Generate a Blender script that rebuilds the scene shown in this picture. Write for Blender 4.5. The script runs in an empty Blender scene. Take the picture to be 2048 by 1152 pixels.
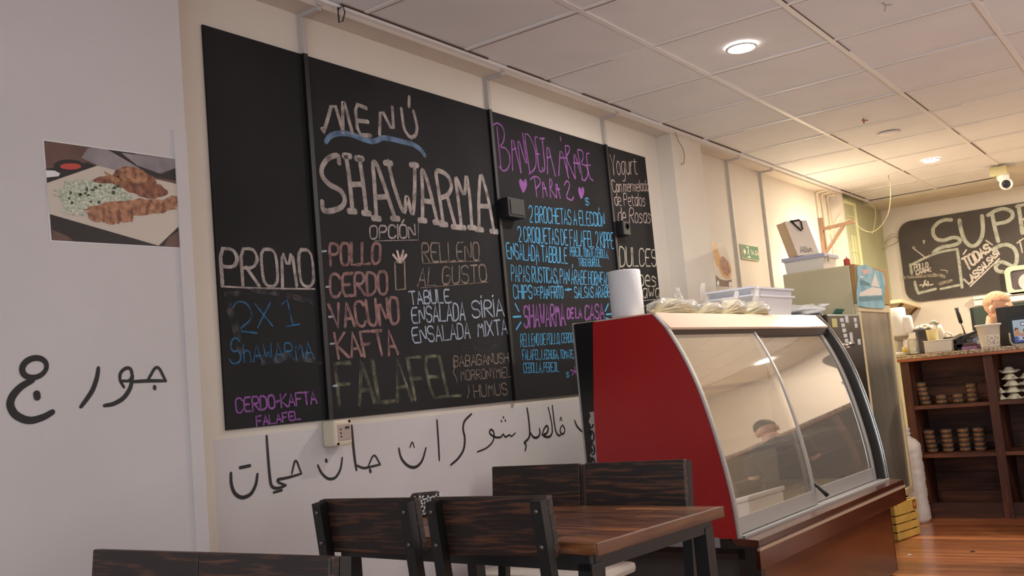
import bpy, bmesh, math, random
from mathutils import Vector, Matrix, noise as mnoise
random.seed(7)
PI = math.pi
S = bpy.context.scene
COL = S.collection

# ------------------------------------------------------------------ camera
FPX = 1970.85
CR = ((0.8092156, 0.5805614, -0.0901024), (-0.1343258, 0.0335258, -0.9903699), (-0.5719499, 0.8135259, 0.1051139))
CC = (2.463671, -3.892905, 1.102590)
cam = bpy.data.cameras.new('camera')
cam.sensor_width = 36.0
cam.lens = FPX * 36.0 / 2048.0
cam.clip_start = 0.05
cam_o = bpy.data.objects.new('camera', cam)
COL.objects.link(cam_o)
rx, dn, fw = [Vector(r) for r in CR]
m3 = Matrix((rx, -dn, -fw)).transposed()
cam_o.matrix_world = Matrix.Translation(Vector(CC)) @ m3.to_4x4()
S.camera = cam_o

# ------------------------------------------------------------------ world, exposure, lights
S.view_settings.view_transform = 'Standard'
S.view_settings.look = 'None'
S.view_settings.gamma = 1.0
S.view_settings.exposure = 0.0
S.view_settings.use_curve_mapping = False
W = bpy.data.worlds.new('world'); S.world = W; W.use_nodes = True
W.node_tree.nodes['Background'].inputs[0].default_value = (0.62, 0.68, 0.80, 1)
W.node_tree.nodes['Background'].inputs[1].default_value = 0.35

def area(name, loc, rot, size, power, color, size_y=None, spread=PI):
    l = bpy.data.lights.new(name, 'AREA'); l.energy = power; l.color = color
    if size_y: l.shape = 'RECTANGLE'; l.size = size; l.size_y = size_y
    else: l.shape = 'DISK'; l.size = size
    l.spread = spread
    o = bpy.data.objects.new(name, l); COL.objects.link(o)
    o.location = loc; o.rotation_euler = rot
    return o
H = 2.57
area('assumed_daylight', (2.3, -5.9, 1.2), (PI/2+0.35, 0, 0), 3.6, 66, (0.78, 0.88, 1.0), 2.0)  # daylight assumed to come from behind the camera, no storefront built
area('side_fill_light', (4.3, 0.2, 1.25), (0, PI/2+0.35, 0), 1.3, 34, (0.80, 0.90, 1.0), 3.0)  # added cool fill, no window built here, lifts the ceiling
area('front_downlight_beam', (0.884, 0.341, H-0.02), (0, 0, 0), 0.13, 23, (1.0, 0.95, 0.92))
area('back_downlight_beam', (0.884, 4.036, H-0.02), (0, 0, 0), 0.13, 58, (1.0, 0.86, 0.66))
area('assumed_side_beam', (2.9, 1.6, H-0.02), (0, 0, 0), 0.13, 24, (1.0, 0.95, 0.92))  # assumed ceiling light out of view, no fixture built
area('added_kitchen_beam', (2.3, 4.9, H-0.04), (0, 0, 0), 0.2, 96, (1.0, 0.87, 0.70))  # unseen warm light added to brighten the kitchen, no fixture built
area('assumed_near_beam', (2.9, -2.0, H-0.02), (0, 0, 0), 0.13, 13, (0.95, 0.96, 1.0))  # another assumed out-of-view light, for the foreground, without a fixture
lp = bpy.data.lights.new('assumed_lamp_glow', 'POINT'); lp.energy = 15; lp.color = (1.0, 0.84, 0.58); lp.shadow_soft_size = 0.05  # lamp assumed from the bright wall bay, its source is out of sight
lpo = bpy.data.objects.new('assumed_lamp_glow', lp); COL.objects.link(lpo); lpo.location = (0.01, 3.82, 1.885)

# ------------------------------------------------------------------ helpers
def s2l(c):
    return tuple(((v/255)/12.92 if v/255 <= 0.04045 else ((v/255+0.055)/1.055)**2.4) for v in c)
def ray(px, py):
    return rx*((px-1024)/FPX) + dn*((py-576)/FPX) + fw
def at(px, py, ax, val):
    d = ray(px, py); i = 'xyz'.index(ax); c = Vector(CC)
    return c + d*((val-c[i])/d[i])

_m = {}
def mat(name, col, rough=0.6, metal=0.0, var=0.0, scale=8.0, stretch=(1,1,1), bump=0.0, bscale=60.0, spec=0.5,
        alpha=1.0, trans=0.0, emit=None, estr=0.0, coat=0.0, col2=None, detail=4.0):
    if name in _m: return _m[name]
    m = bpy.data.materials.new(name); m.use_nodes = True
    nt = m.node_tree; b = nt.nodes['Principled BSDF']
    b.inputs['Base Color'].default_value = (*col, 1)
    b.inputs['Roughness'].default_value = rough; b.inputs['Metallic'].default_value = metal
    b.inputs['Specular IOR Level'].default_value = spec
    b.inputs['Alpha'].default_value = alpha
    b.inputs['Transmission Weight'].default_value = trans
    b.inputs['Coat Weight'].default_value = coat; b.inputs['Coat Roughness'].default_value = 0.1
    if emit: b.inputs['Emission Color'].default_value = (*emit, 1); b.inputs['Emission Strength'].default_value = estr
    tc = mp = None
    if var or bump or col2:
        tc = nt.nodes.new('ShaderNodeTexCoord'); mp = nt.nodes.new('ShaderNodeMapping')
        mp.inputs['Scale'].default_value = stretch
        nt.links.new(tc.outputs['Object'], mp.inputs['Vector'])
    if var or col2:
        n = nt.nodes.new('ShaderNodeTexNoise'); n.inputs['Scale'].default_value = scale; n.inputs['Detail'].default_value = detail
        nt.links.new(mp.outputs[0], n.inputs['Vector'])
        r = nt.nodes.new('ShaderNodeValToRGB')
        r.color_ramp.elements[0].position = 0.35; r.color_ramp.elements[1].position = 0.68
        c2 = col2 if col2 else tuple(min(1, v*(1+var)) for v in col)
        c1 = col if col2 else tuple(v*(1-var) for v in col)
        r.color_ramp.elements[0].color = (*c1, 1); r.color_ramp.elements[1].color = (*c2, 1)
        nt.links.new(n.outputs['Fac'], r.inputs[0]); nt.links.new(r.outputs[0], b.inputs['Base Color'])
    if bump:
        n2 = nt.nodes.new('ShaderNodeTexNoise'); n2.inputs['Scale'].default_value = bscale; n2.inputs['Detail'].default_value = 3
        nt.links.new(mp.outputs[0], n2.inputs['Vector'])
        bp = nt.nodes.new('ShaderNodeBump'); bp.inputs['Strength'].default_value = bump; bp.inputs['Distance'].default_value = 0.004
        nt.links.new(n2.outputs['Fac'], bp.inputs['Height']); nt.links.new(bp.outputs[0], b.inputs['Normal'])
    _m[name] = m
    return m

def wood(name, dark, light, rough=0.4, axis=0, ring=9.0, plank=None, coat=0.0, dist=3.0, thr=(0.3, 0.75), fine=7.0, fgain=1.0, sgain=0.28, along=0.12):
    """Figured timber: long stretched grain, with bands that bend round knots."""
    if name in _m: return _m[name]
    m = bpy.data.materials.new(name); m.use_nodes = True
    nt = m.node_tree; N = nt.nodes; L = nt.links; b = N['Principled BSDF']
    b.inputs['Roughness'].default_value = rough; b.inputs['Coat Weight'].default_value = coat; b.inputs['Coat Roughness'].default_value = 0.15
    tc = N.new('ShaderNodeTexCoord'); oi = N.new('ShaderNodeObjectInfo'); ad = N.new('ShaderNodeVectorMath'); ad.operation = 'ADD'
    sc = N.new('ShaderNodeVectorMath'); sc.operation = 'SCALE'; sc.inputs[3].default_value = 0.0
    cmb = N.new('ShaderNodeCombineXYZ')
    mu = N.new('ShaderNodeMath'); mu.operation = 'MULTIPLY'; mu.inputs[1].default_value = 37.0
    L.new(oi.outputs['Random'], mu.inputs[0])
    for i in range(3): L.new(mu.outputs[0], cmb.inputs[i])
    L.new(tc.outputs['Object'], ad.inputs[0]); L.new(cmb.outputs[0], ad.inputs[1])
    src = ad.outputs[0]
    if plank:
        bk = N.new('ShaderNodeTexBrick'); bk.inputs['Scale'].default_value = 1.0
        bk.inputs['Brick Width'].default_value = plank[0]; bk.inputs['Row Height'].default_value = plank[1]
        bk.inputs['Mortar Size'].default_value = plank[2]; bk.inputs['Color1'].default_value = (0, 0, 0, 1); bk.inputs['Color2'].default_value = (1, 1, 1, 1)
        bk.inputs['Mortar'].default_value = (0.5, 0.5, 0.5, 1); bk.inputs['Bias'].default_value = 0.0
        mpb = N.new('ShaderNodeMapping')
        if axis == 1: mpb.inputs['Rotation'].default_value = (0, 0, PI/2)
        L.new(tc.outputs['Object'], mpb.inputs[0]); L.new(mpb.outputs[0], bk.inputs['Vector'])
        vm = N.new('ShaderNodeVectorMath'); vm.operation = 'MULTIPLY_ADD'
        L.new(bk.outputs['Color'], vm.inputs[0]); vm.inputs[1].default_value = (9, 7, 5); L.new(ad.outputs[0], vm.inputs[2])
        src = vm.outputs[0]
    mp = N.new('ShaderNodeMapping')
    st = [ring, ring, ring]; st[axis] = ring*along
    mp.inputs['Scale'].default_value = st
    L.new(src, mp.inputs[0])
    n1 = N.new('ShaderNodeTexNoise'); n1.inputs['Scale'].default_value = 1.3; n1.inputs['Detail'].default_value = 2; L.new(mp.outputs[0], n1.inputs['Vector'])
    m1 = N.new('ShaderNodeMath'); m1.operation = 'MULTIPLY'; m1.inputs[1].default_value = dist*6; L.new(n1.outputs['Fac'], m1.inputs[0])
    sn = N.new('ShaderNodeMath'); sn.operation = 'SINE'; L.new(m1.outputs[0], sn.inputs[0])
    n2 = N.new('ShaderNodeTexNoise'); n2.inputs['Scale'].default_value = fine; n2.inputs['Detail'].default_value = 5; L.new(mp.outputs[0], n2.inputs['Vector'])
    nn = N.new('ShaderNodeMath'); nn.operation = 'MULTIPLY_ADD'; nn.inputs[1].default_value = fgain; nn.inputs[2].default_value = 0.5-0.5*fgain; L.new(n2.outputs['Fac'], nn.inputs[0])
    ma = N.new('ShaderNodeMath'); ma.operation = 'MULTIPLY_ADD'; ma.inputs[1].default_value = sgain; L.new(sn.outputs[0], ma.inputs[0]); L.new(nn.outputs[0], ma.inputs[2])
    r = N.new('ShaderNodeValToRGB'); r.color_ramp.elements[0].position = thr[0]; r.color_ramp.elements[1].position = thr[1]
    r.color_ramp.elements[0].color = (*dark, 1); r.color_ramp.elements[1].color = (*light, 1)
    L.new(ma.outputs[0], r.inputs[0])
    out = r.outputs[0]
    if plank:
        hs = N.new('ShaderNodeHueSaturation'); L.new(out, hs.inputs['Color'])
        mr = N.new('ShaderNodeMapRange'); mr.inputs['To Min'].default_value = 0.62; mr.inputs['To Max'].default_value = 1.25
        L.new(bk.outputs['Color'], mr.inputs[0]); L.new(mr.outputs[0], hs.inputs['Value'])
        mx = N.new('ShaderNodeMix'); mx.data_type = 'RGBA'; L.new(bk.outputs['Fac'], mx.inputs['Factor'])
        L.new(hs.outputs[0], mx.inputs['A']); mx.inputs['B'].default_value = (*[v*0.25 for v in dark], 1)
        out = mx.outputs['Result']
    L.new(out, b.inputs['Base Color'])
    bp = N.new('ShaderNodeBump'); bp.inputs['Strength'].default_value = 0.12; bp.inputs['Distance'].default_value = 0.003
    L.new(ma.outputs[0], bp.inputs['Height']); L.new(bp.outputs[0], b.inputs['Normal'])
    _m[name] = m
    return m

def chalk(name, col, cover=0.45, scale=430.0):
    """Grainy chalk: pigment only on the high grains of the board."""
    if name in _m: return _m[name]
    m = bpy.data.materials.new(name); m.use_nodes = True
    nt = m.node_tree; b = nt.nodes['Principled BSDF']
    b.inputs['Base Color'].default_value = (*col, 1); b.inputs['Roughness'].default_value = 0.95; b.inputs['Specular IOR Level'].default_value = 0.1
    tc = nt.nodes.new('ShaderNodeTexCoord'); n = nt.nodes.new('ShaderNodeTexNoise'); n.inputs['Scale'].default_value = scale; n.inputs['Detail'].default_value = 2
    nt.links.new(tc.outputs['Object'], n.inputs['Vector'])
    n3 = nt.nodes.new('ShaderNodeTexNoise'); n3.inputs['Scale'].default_value = 22; n3.inputs['Detail'].default_value = 2
    nt.links.new(tc.outputs['Object'], n3.inputs['Vector'])
    ad = nt.nodes.new('ShaderNodeMath'); ad.operation = 'MULTIPLY_ADD'; ad.inputs[1].default_value = 0.5
    nt.links.new(n3.outputs['Fac'], ad.inputs[0]); nt.links.new(n.outputs['Fac'], ad.inputs[2])
    r = nt.nodes.new('ShaderNodeMapRange'); r.inputs['From Min'].default_value = cover+0.10; r.inputs['From Max'].default_value = cover+0.42
    r.inputs['To Min'].default_value = 0.0; r.inputs['To Max'].default_value = 1.0
    nt.links.new(ad.outputs[0], r.inputs[0]); nt.links.new(r.outputs[0], b.inputs['Alpha'])
    _m[name] = m
    return m

def glass(name, tint=(1, 1, 1), refl=0.5, rough=0.02, haze=0.0, hcol=(0.8, 0.75, 0.65)):
    if name in _m: return _m[name]
    m = bpy.data.materials.new(name); m.use_nodes = True
    nt = m.node_tree; N = nt.nodes; L = nt.links
    N.remove(N['Principled BSDF']); out = N['Material Output']
    t = N.new('ShaderNodeBsdfTransparent'); t.inputs[0].default_value = (*tint, 1)
    g = N.new('ShaderNodeBsdfGlossy'); g.inputs['Roughness'].default_value = rough
    lw = N.new('ShaderNodeLayerWeight'); lw.inputs['Blend'].default_value = 0.25
    mr = N.new('ShaderNodeMapRange'); mr.inputs['To Min'].default_value = refl*0.12; mr.inputs['To Max'].default_value = min(1.0, refl*2.4)
    L.new(lw.outputs['Fresnel'], mr.inputs[0])
    mx = N.new('ShaderNodeMixShader'); L.new(mr.outputs[0], mx.inputs[0]); L.new(t.outputs[0], mx.inputs[1]); L.new(g.outputs[0], mx.inputs[2])
    last = mx.outputs[0]
    if haze:
        d = N.new('ShaderNodeBsdfDiffuse'); d.inputs[0].default_value = (*hcol, 1)
        m2 = N.new('ShaderNodeMixShader'); m2.inputs[0].default_value = haze
        L.new(last, m2.inputs[1]); L.new(d.outputs[0], m2.inputs[2]); last = m2.outputs[0]
    L.new(last, out.inputs[0])
    _m[name] = m
    return m

class MB:
    """collects vertices and faces for ONE mesh object"""
    def __init__(s): s.v = []; s.f = []; s.mi = []; s.sm = []; s.cur = 0
    def add(s, vs, fs, smooth=False):
        o = len(s.v); s.v += [tuple(x) for x in vs]
        for f in fs: s.f.append([i+o for i in f]); s.mi.append(s.cur); s.sm.append(smooth)
    def box(s, a, b, M=None):
        x0, y0, z0 = a; x1, y1, z1 = b
        vs = [(x0,y0,z0),(x1,y0,z0),(x1,y1,z0),(x0,y1,z0),(x0,y0,z1),(x1,y0,z1),(x1,y1,z1),(x0,y1,z1)]
        if M is not None: vs = [M @ Vector(v) for v in vs]
        s.add(vs, [(3,2,1,0),(4,5,6,7),(0,1,5,4),(1,2,6,5),(2,3,7,6),(3,0,4,7)])
    def bbox(s, a, b, r=0.004, M=None):
        """box with chamfered edges"""
        bm = bmesh.new()
        mid = [(a[i]+b[i])/2 for i in range(3)]; sz = [abs(b[i]-a[i]) for i in range(3)]
        bmesh.ops.create_cube(bm, size=1.0, matrix=Matrix.Translation(mid) @ Matrix.Diagonal((*sz, 1)))
        bmesh.ops.bevel(bm, geom=bm.edges[:], offset=min(r, min(sz)*0.45), segments=2, affect='EDGES', profile=0.6)
        s.bm(bm, M); bm.free()
    def bm(s, bm, M=None, smooth=False):
        bm.verts.index_update()
        s.add([(M @ v.co if M is not None else v.co) for v in bm.verts], [[v.index for v in f.verts] for f in bm.faces], smooth)
    def tube(s, pts, r, n=8, cap=True):
        pts = [Vector(p) for p in pts]; rs = r if isinstance(r, (list, tuple)) else [r]*len(pts)
        vs = []; up = None
        for i, p in enumerate(pts):
            d = (pts[min(i+1, len(pts)-1)] - pts[max(i-1, 0)]).normalized()
            if up is None: up = Vector((0,0,1)) if abs(d.z) < 0.9 else Vector((1,0,0))
            a = d.cross(up)
            if a.length < 1e-5: a = d.orthogonal()
            a.normalize(); c = a.cross(d).normalized(); up = c
            for k in range(n):
                t = 2*PI*k/n; vs.append(p + (a*math.cos(t) + c*math.sin(t))*rs[i])
        fs = []
        for i in range(len(pts)-1):
            for k in range(n):
                fs.append((i*n+k, i*n+(k+1) % n, (i+1)*n+(k+1) % n, (i+1)*n+k))
        if cap: fs += [tuple(range(n-1, -1, -1)), tuple(range((len(pts)-1)*n, len(pts)*n))]
        s.add(vs, fs, True)
    def bar(s, p, q, w, t, up=(0,0,1)):
        """rectangular bar from p to q, w wide, t thick"""
        p = Vector(p); q = Vector(q); d = (q-p).normalized(); u = Vector(up)
        a = d.cross(u)
        if a.length < 1e-4: a = d.cross(Vector((0,1,0)))
        a.normalize(); c = a.cross(d).normalized()
        vs = [e + a*sx*w/2 + c*sy*t/2 for e in (p, q) for sx, sy in ((-1,-1),(1,-1),(1,1),(-1,1))]
        s.add(vs, [(3,2,1,0),(4,5,6,7),(0,1,5,4),(1,2,6,5),(2,3,7,6),(3,0,4,7)])
    def lathe(s, prof, n=24, c=(0,0,0), M=None, smooth=True, cap=True):
        vs = []; fs = []
        for r, z in prof:
            for k in range(n):
                t = 2*PI*k/n; v = Vector((r*math.cos(t), r*math.sin(t), z)) + Vector(c)
                vs.append(M @ v if M is not None else v)
        for i in range(len(prof)-1):
            for k in range(n): fs.append((i*n+k, i*n+(k+1) % n, (i+1)*n+(k+1) % n, (i+1)*n+k))
        if cap and prof[0][0] > 1e-6: fs.append(tuple(range(n-1, -1, -1)))
        if cap and prof[-1][0] > 1e-6: fs.append(tuple(range((len(prof)-1)*n, len(prof)*n)))
        s.add(vs, fs, smooth)
    def prism(s, poly, ax, a, b, M=None):
        """polygon (2D) in the plane normal to ax, extruded from a to b"""
        def mk(p, h): return {'x': (h, p[0], p[1]), 'y': (p[0], h, p[1]), 'z': (p[0], p[1], h)}[ax]
        n = len(poly); vs = [mk(p, a) for p in poly] + [mk(p, b) for p in poly]
        if M is not None: vs = [M @ Vector(v) for v in vs]
        s.add(vs, [tuple(range(n-1, -1, -1)), tuple(range(n, 2*n))] + [(i, (i+1) % n, n+(i+1) % n, n+i) for i in range(n)])
    def quad(s, a, b, c, d): s.add([a, b, c, d], [(0,1,2,3)])
    def poly(s, pts): s.add(pts, [tuple(range(len(pts)))])
    def ell(s, c, r, n=12, M=None, bumpy=0.0, seed=0, fr=3.0):
        bm = bmesh.new(); bmesh.ops.create_uvsphere(bm, u_segments=n*2, v_segments=n, radius=1)
        for v in bm.verts:
            k = 1.0
            if bumpy: k += bumpy*mnoise.noise(v.co*fr + Vector((seed*3.7, seed*1.3, seed)))
            v.co = Vector((v.co.x*r[0]*k, v.co.y*r[1]*k, v.co.z*r[2]*k)) + Vector(c)
        s.bm(bm, M, True); bm.free()
    def build(s, name, m, parent=None, loc=None, fix=True):
        me = bpy.data.meshes.new(name); me.from_pydata(s.v, [], s.f); me.update()
        ms = m if isinstance(m, (list, tuple)) else [m]
        for x in ms: me.materials.append(x)
        me.polygons.foreach_set('material_index', s.mi); me.polygons.foreach_set('use_smooth', s.sm)
        if fix:
            bm = bmesh.new(); bm.from_mesh(me); bmesh.ops.remove_doubles(bm, verts=bm.verts[:], dist=1e-6); bmesh.ops.recalc_face_normals(bm, faces=bm.faces); bm.to_mesh(me); bm.free()
        o = bpy.data.objects.new(name, me); COL.objects.link(o)
        if parent: o.parent = parent
        if loc: o.location = loc
        return o

def tag(o, label, cat, group=None, kind=None):
    o['label'] = label; o['category'] = cat
    if group: o['group'] = group
    if kind: o['kind'] = kind
    return o
def thing(name, label, cat, loc=(0,0,0), rz=0.0, group=None):
    o = bpy.data.objects.new(name, None); COL.objects.link(o); o.empty_display_size = 0.05
    o.location = loc; o.rotation_euler = (0, 0, rz)
    return tag(o, label, cat, group)
def struct(name, mb, m, fix=True):
    o = mb.build(name, m, fix=fix); o['kind'] = 'structure'; return o
def dup(root, loc=None, rz=None, label=None):
    r = root.copy(); COL.objects.link(r)
    if loc is not None: r.location = loc
    if rz is not None: r.rotation_euler = (0, 0, rz)
    if label: r['label'] = label
    for ch in root.children:
        c = ch.copy(); COL.objects.link(c); c.parent = r
        for g in ch.children:
            d = g.copy(); COL.objects.link(d); d.parent = c
    return r
def lab(o, t): o['label'] = t; return o

# ------------------------------------------------------------------ materials
M_wall = mat('painted_wall_white', s2l((206, 199, 196)), 0.75, var=0.03, scale=2.2, bump=0.25, bscale=25)
M_cream = mat('painted_wall_cream', s2l((216, 206, 192)), 0.7, var=0.04, scale=1.8, bump=0.2, bscale=25)
M_lowwall = M_wall
M_soffit = mat('soffit_cream', s2l((208, 197, 184)), 0.7, var=0.05, scale=3)
M_green = mat('painted_wall_green', s2l((176, 176, 138)), 0.6, var=0.05, scale=4)
M_tile = mat('ceiling_tile', s2l((230, 230, 230)), 0.85, var=0.03, scale=3.0, bump=0.35, bscale=160)
M_tbar = mat('ceiling_tbar', s2l((234, 231, 228)), 0.5)
M_gap = mat('ceiling_gap', s2l((86, 62, 48)), 0.9)
M_plaster = mat('old_plaster', s2l((205, 196, 176)), 0.85, var=0.08, scale=3.5, bump=0.6, bscale=12)
M_floor = wood('floor_planks', s2l((146, 83, 48)), s2l((200, 128, 78)), 0.28, axis=0, ring=7.0, plank=(1.6, 0.085, 0.0015), coat=0.25, dist=1.2, thr=(0.2, 0.85))
M_black = mat('black_metal', s2l((22, 20, 20)), 0.45)
M_bolt = mat('bolt_steel', s2l((120, 112, 106)), 0.35, 0.8)
M_chair = wood('burnt_pine', s2l((33, 21, 17)), s2l((104, 62, 37)), 0.45, axis=0, ring=9.0, dist=11.0, thr=(0.50, 1.05), fine=14.0, fgain=1.7, sgain=0.18, along=0.09)
M_table = wood('butcher_block', s2l((88, 49, 29)), s2l((204, 134, 76)), 0.3, axis=0, ring=10.0, plank=(0.30, 0.042, 0.0008), coat=0.2, dist=1.4, thr=(0.2, 0.9))
M_board = mat('chalkboard_paint', s2l((22, 21, 23)), 0.8, col2=s2l((36, 34, 36)), scale=2.0, detail=6, spec=0.3)
M_seam = mat('black_painted_trunking', s2l((15, 14, 15)), 0.5)
M_red = mat('red_laminate', s2l((174, 28, 28)), 0.35, var=0.06, scale=2)
M_alu = mat('brushed_aluminium', s2l((176, 172, 168)), 0.45, 0.5)
M_chrome = mat('polished_chrome', s2l((215, 212, 205)), 0.15, 0.9)
M_lam = wood('brown_laminate', s2l((74, 35, 20)), s2l((94, 48, 27)), 0.22, axis=0, ring=3.0, coat=0.3, dist=1.0)
M_darkmetal = mat('dark_interior', s2l((34, 30, 28)), 0.5)
M_creamplastic = mat('cream_enamel', s2l((226, 208, 182)), 0.3, var=0.02, scale=3)
M_caseint = mat('case_interior', s2l((222, 204, 168)), 0.5, var=0.05, scale=3)
M_beige = mat('beige_enamel', s2l((198, 186, 150)), 0.4, var=0.06, scale=2.5)
M_beigef = mat('beige_door_frame', s2l((222, 202, 160)), 0.4)
M_white = mat('white_plastic', s2l((228, 226, 222)), 0.4)
M_paper = mat('white_paper', s2l((236, 234, 232)), 0.85, bump=0.3, bscale=120)
M_ink = mat('black_wall_paint', s2l((26, 22, 24)), 0.6)
M_duct = mat('white_trunking', s2l((186, 178, 172)), 0.45)
M_gduct = mat('grey_trunking', s2l((204, 197, 186)), 0.5)
M_cable = mat('cable_sheath', s2l((150, 138, 100)), 0.5)
M_glass = glass('case_glass', (0.97, 0.95, 0.91), 0.26, 0.02, haze=0.16, hcol=(0.72, 0.66, 0.56))  # cream haze mixed into the glass stands in for a brightly lit interior
M_wrap = glass('clear_plastic', (0.96, 0.95, 0.93), 0.25, 0.12, haze=0.22, hcol=(0.85, 0.83, 0.8))
M_tubclear = glass('tub_clear', (0.97, 0.95, 0.92), 0.5, 0.06, haze=0.05)
M_jarg = glass('jar_glass', (0.9, 0.9, 0.86), 0.4, 0.05, haze=0.15)
M_stone = mat('speckled_granite', s2l((96, 76, 52)), 0.25, col2=s2l((214, 190, 150)), scale=120, detail=2)
M_counterw = wood('red_brown_timber', s2l((66, 34, 20)), s2l((116, 64, 38)), 0.6, axis=0, ring=6.0, dist=1.2)
M_counterv = wood('red_brown_upright', s2l((72, 37, 23)), s2l((118, 65, 40)), 0.65, axis=2, ring=6.0, dist=1.2)
M_crate = mat('yellow_crate_paint', s2l((222, 184, 92)), 0.55, var=0.1, scale=9)

# ------------------------------------------------------------------ the room
RY0, RY1, RXR = -6.0, 6.05, 4.4
mb = MB(); mb.box((-0.3, RY0, -0.08), (RXR+0.1, RY1+0.1, 0.0)); struct('floor', mb, M_floor)

# left wall: white pier up to y=-2.04, recessed cream bays behind the board, piers flush with the soffit
mb = MB()
mb.box((-0.3, RY0, 0), (0.0, -2.04, 2.66))
struct('wall_left', mb, M_wall)
mb = MB()
mb.box((-0.3, -2.04, 1.04), (-0.1, 1.385, 2.62)); mb.box((-0.3, -2.04, 0), (-0.1, -1.93, 1.04))
mb.box((-0.3, 1.80, 0), (-0.1, 4.62, 2.62))
struct('wall_left_recess', mb, M_cream)
mb = MB(); mb.box((-0.3, -1.93, 0), (-0.1, 1.385, 1.04))
struct('wall_left_dado', mb, M_wall)
mb = MB()
mb.box((-0.3, 1.385, 0), (0.0, 1.80, 2.5425))
mb.box((-0.3, 4.62, 0), (0.0, 4.70, 2.5425))
struct('wall_left_pier', mb, M_cream)
mb = MB(); mb.box((-0.3, -2.04, 2.543), (0.0, 4.70, 2.66)); struct('wall_left_soffit', mb, M_soffit)
mb = MB(); mb.box((-0.3, 4.70, 0), (-0.04, 6.05, 2.66)); mb.box((-0.1, 4.70, 0), (0.0, 5.02, 2.52))
struct('wall_left_green', mb, M_green)
mb = MB()
mb.box((0.0, 5.0, 0), (0.014, 5.022, 2.5)); mb.box((0.0, 4.715, 2.47), (0.012, 5.02, 2.495))
for y in (4.83, 4.90): mb.box((0.0, y, 1.3), (0.006, y+0.008, 2.2))
for z in (1.45, 2.05, 2.36): mb.box((0.0, 4.78, z), (0.006, 4.98, z+0.01))
struct('trim_1', mb, mat('pale_green_trim', s2l((214, 210, 160)), 0.5))
mb = MB(); mb.box((-0.3, RY1, 0), (RXR+0.1, RY1+0.12, 2.75)); struct('wall_back', mb, M_cream)
mb = MB(); mb.box((RXR, RY0, 0), (RXR+0.1, RY1, 2.75)); struct('wall_right', mb, M_cream)
# white joint strip down the edge of the near pier
mb = MB(); mb.box((-0.002, -2.085, 0.0), (0.006, -2.042, 1.98)); struct('trim_2', mb, M_wall)

# suspended ceiling
TX = 0.602
mains = [TX + 0.613*k for k in range(0, 7)]
ys = [0.61*k for k in range(-9, 10)]
mb = MB()
xs = [0.0] + mains
for i in range(len(xs)):
    x0 = xs[i]; x1 = xs[i+1] if i+1 < len(xs) else RXR
    for j in range(len(ys)):
        y0 = ys[j]; y1 = ys[j+1] if j+1 < len(ys) else None
        if y1 is None or x0 >= RXR: continue
        if j == len(ys)-2 and i >= 2: continue
        t = [random.uniform(-0.0022, 0.0022) for _ in range(4)]
        mb.quad((x0, y0, H+0.006+t[0]), (x0, y1, H+0.006+t[1]), (min(x1, RXR), y1, H+0.006+t[2]), (min(x1, RXR), y0, H+0.006+t[3]))
struct('ceiling', mb, M_tile, fix=False)
mb = MB()
for k, x in enumerate(mains):
    if x < RXR: mb.box((x-0.012, ys[0], H), (x+0.012, 5.47 if k < 2 else 4.88, H+0.012))
for j, y in enumerate(ys[:-1]):
    mb.box((0.0, y-0.011, H+0.001), (RXR, y+0.011, H+0.011))
mb.box((0.0, 5.47, H), (TX+0.613, 5.49, H+0.02))
mb.box((0.0, RY0, H-0.012), (0.022, 5.47, H)); 
struct('ceiling_grid', mb, M_tbar)
mb = MB()   # open joints beside the grid
for k, x in enumerate(mains):
    for j in range(len(ys)-1):
        if random.random() < 0.62:
            w = random.uniform(0.003, 0.006); a = ys[j]+0.012; b = ys[j+1]-0.012
            if random.random() < 0.5: b = a + (b-a)*random.uniform(0.2, 0.8)
            mb.box((x+0.012, a, H+0.0012), (x+0.012+w, b, H+0.003))
for j, y in enumerate(ys[:-1]):
    for i in range(len(xs)):
        x0 = xs[i]+0.012; x1 = (xs[i+1] if i+1 < len(xs) else RXR)-0.012
        if random.random() < 0.85 and x1 > x0:
            w = random.uniform(0.004, 0.008); t = random.random()
            if t < 0.3: x1 = x0 + (x1-x0)*random.uniform(0.3, 0.9)
            mb.box((x0, y+0.011, H+0.0012), (x1, y+0.011+w, H+0.003))
for a, b in ((-1.35, -0.45), (-0.3, 0.05), (0.35, 0.85), (1.25, 1.80), (1.9, 2.4), (4.6, 5.3)):
    mb.box((0.022, a, H-0.001), (0.030, b, H+0.003))
struct('ceiling_joint', mb, M_gap)
mb = MB()
mb.box((-0.3, 5.47, 2.545), (TX+0.613, RY1, 2.66)); mb.box((TX+0.613, 4.88, 2.545), (RXR, RY1, 2.66)); mb.box((-0.3, RY0, 2.66), (RXR+0.1, RY1+0.1, 2.72))
struct('ceiling_plaster', mb, M_plaster)

# ------------------------------------------------------------------ downlights and ceiling fittings
def downlight(loc, label, lit, col, st):
    t = thing('downlight', label, 'ceiling light', loc, 0, 'round recessed downlights in the suspended ceiling')
    mb = MB(); mb.lathe([(0.060, 0.0), (0.070, 0.0), (0.072, -0.005), (0.066, -0.008), (0.060, -0.007)], 32, cap=False); mb.build('trim_ring', M_white, t)
    mb = MB(); mb.lathe([(0.0, -0.013), (0.03, -0.0125), (0.05, -0.0105), (0.062, -0.006)], 32, cap=False)
    mb.build('diffuser', mat('diffuser_'+('lit' if lit else 'off')+str(int(st)), (0.9, 0.88, 0.84), 0.5, emit=col if lit else None, estr=st), t)
    return t
downlight((0.884, 0.341, H), 'bright round white downlight lit in the ceiling above the display case', True, (1, 0.95, 0.88), 26)
downlight((0.884, 4.036, H), 'warm yellow lit round downlight near the back wall and camera', True, (1, 0.86, 0.62), 22)
downlight((0.898, 2.782, H), 'unlit white round downlight between the two glowing ones', False, None, 0)
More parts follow.
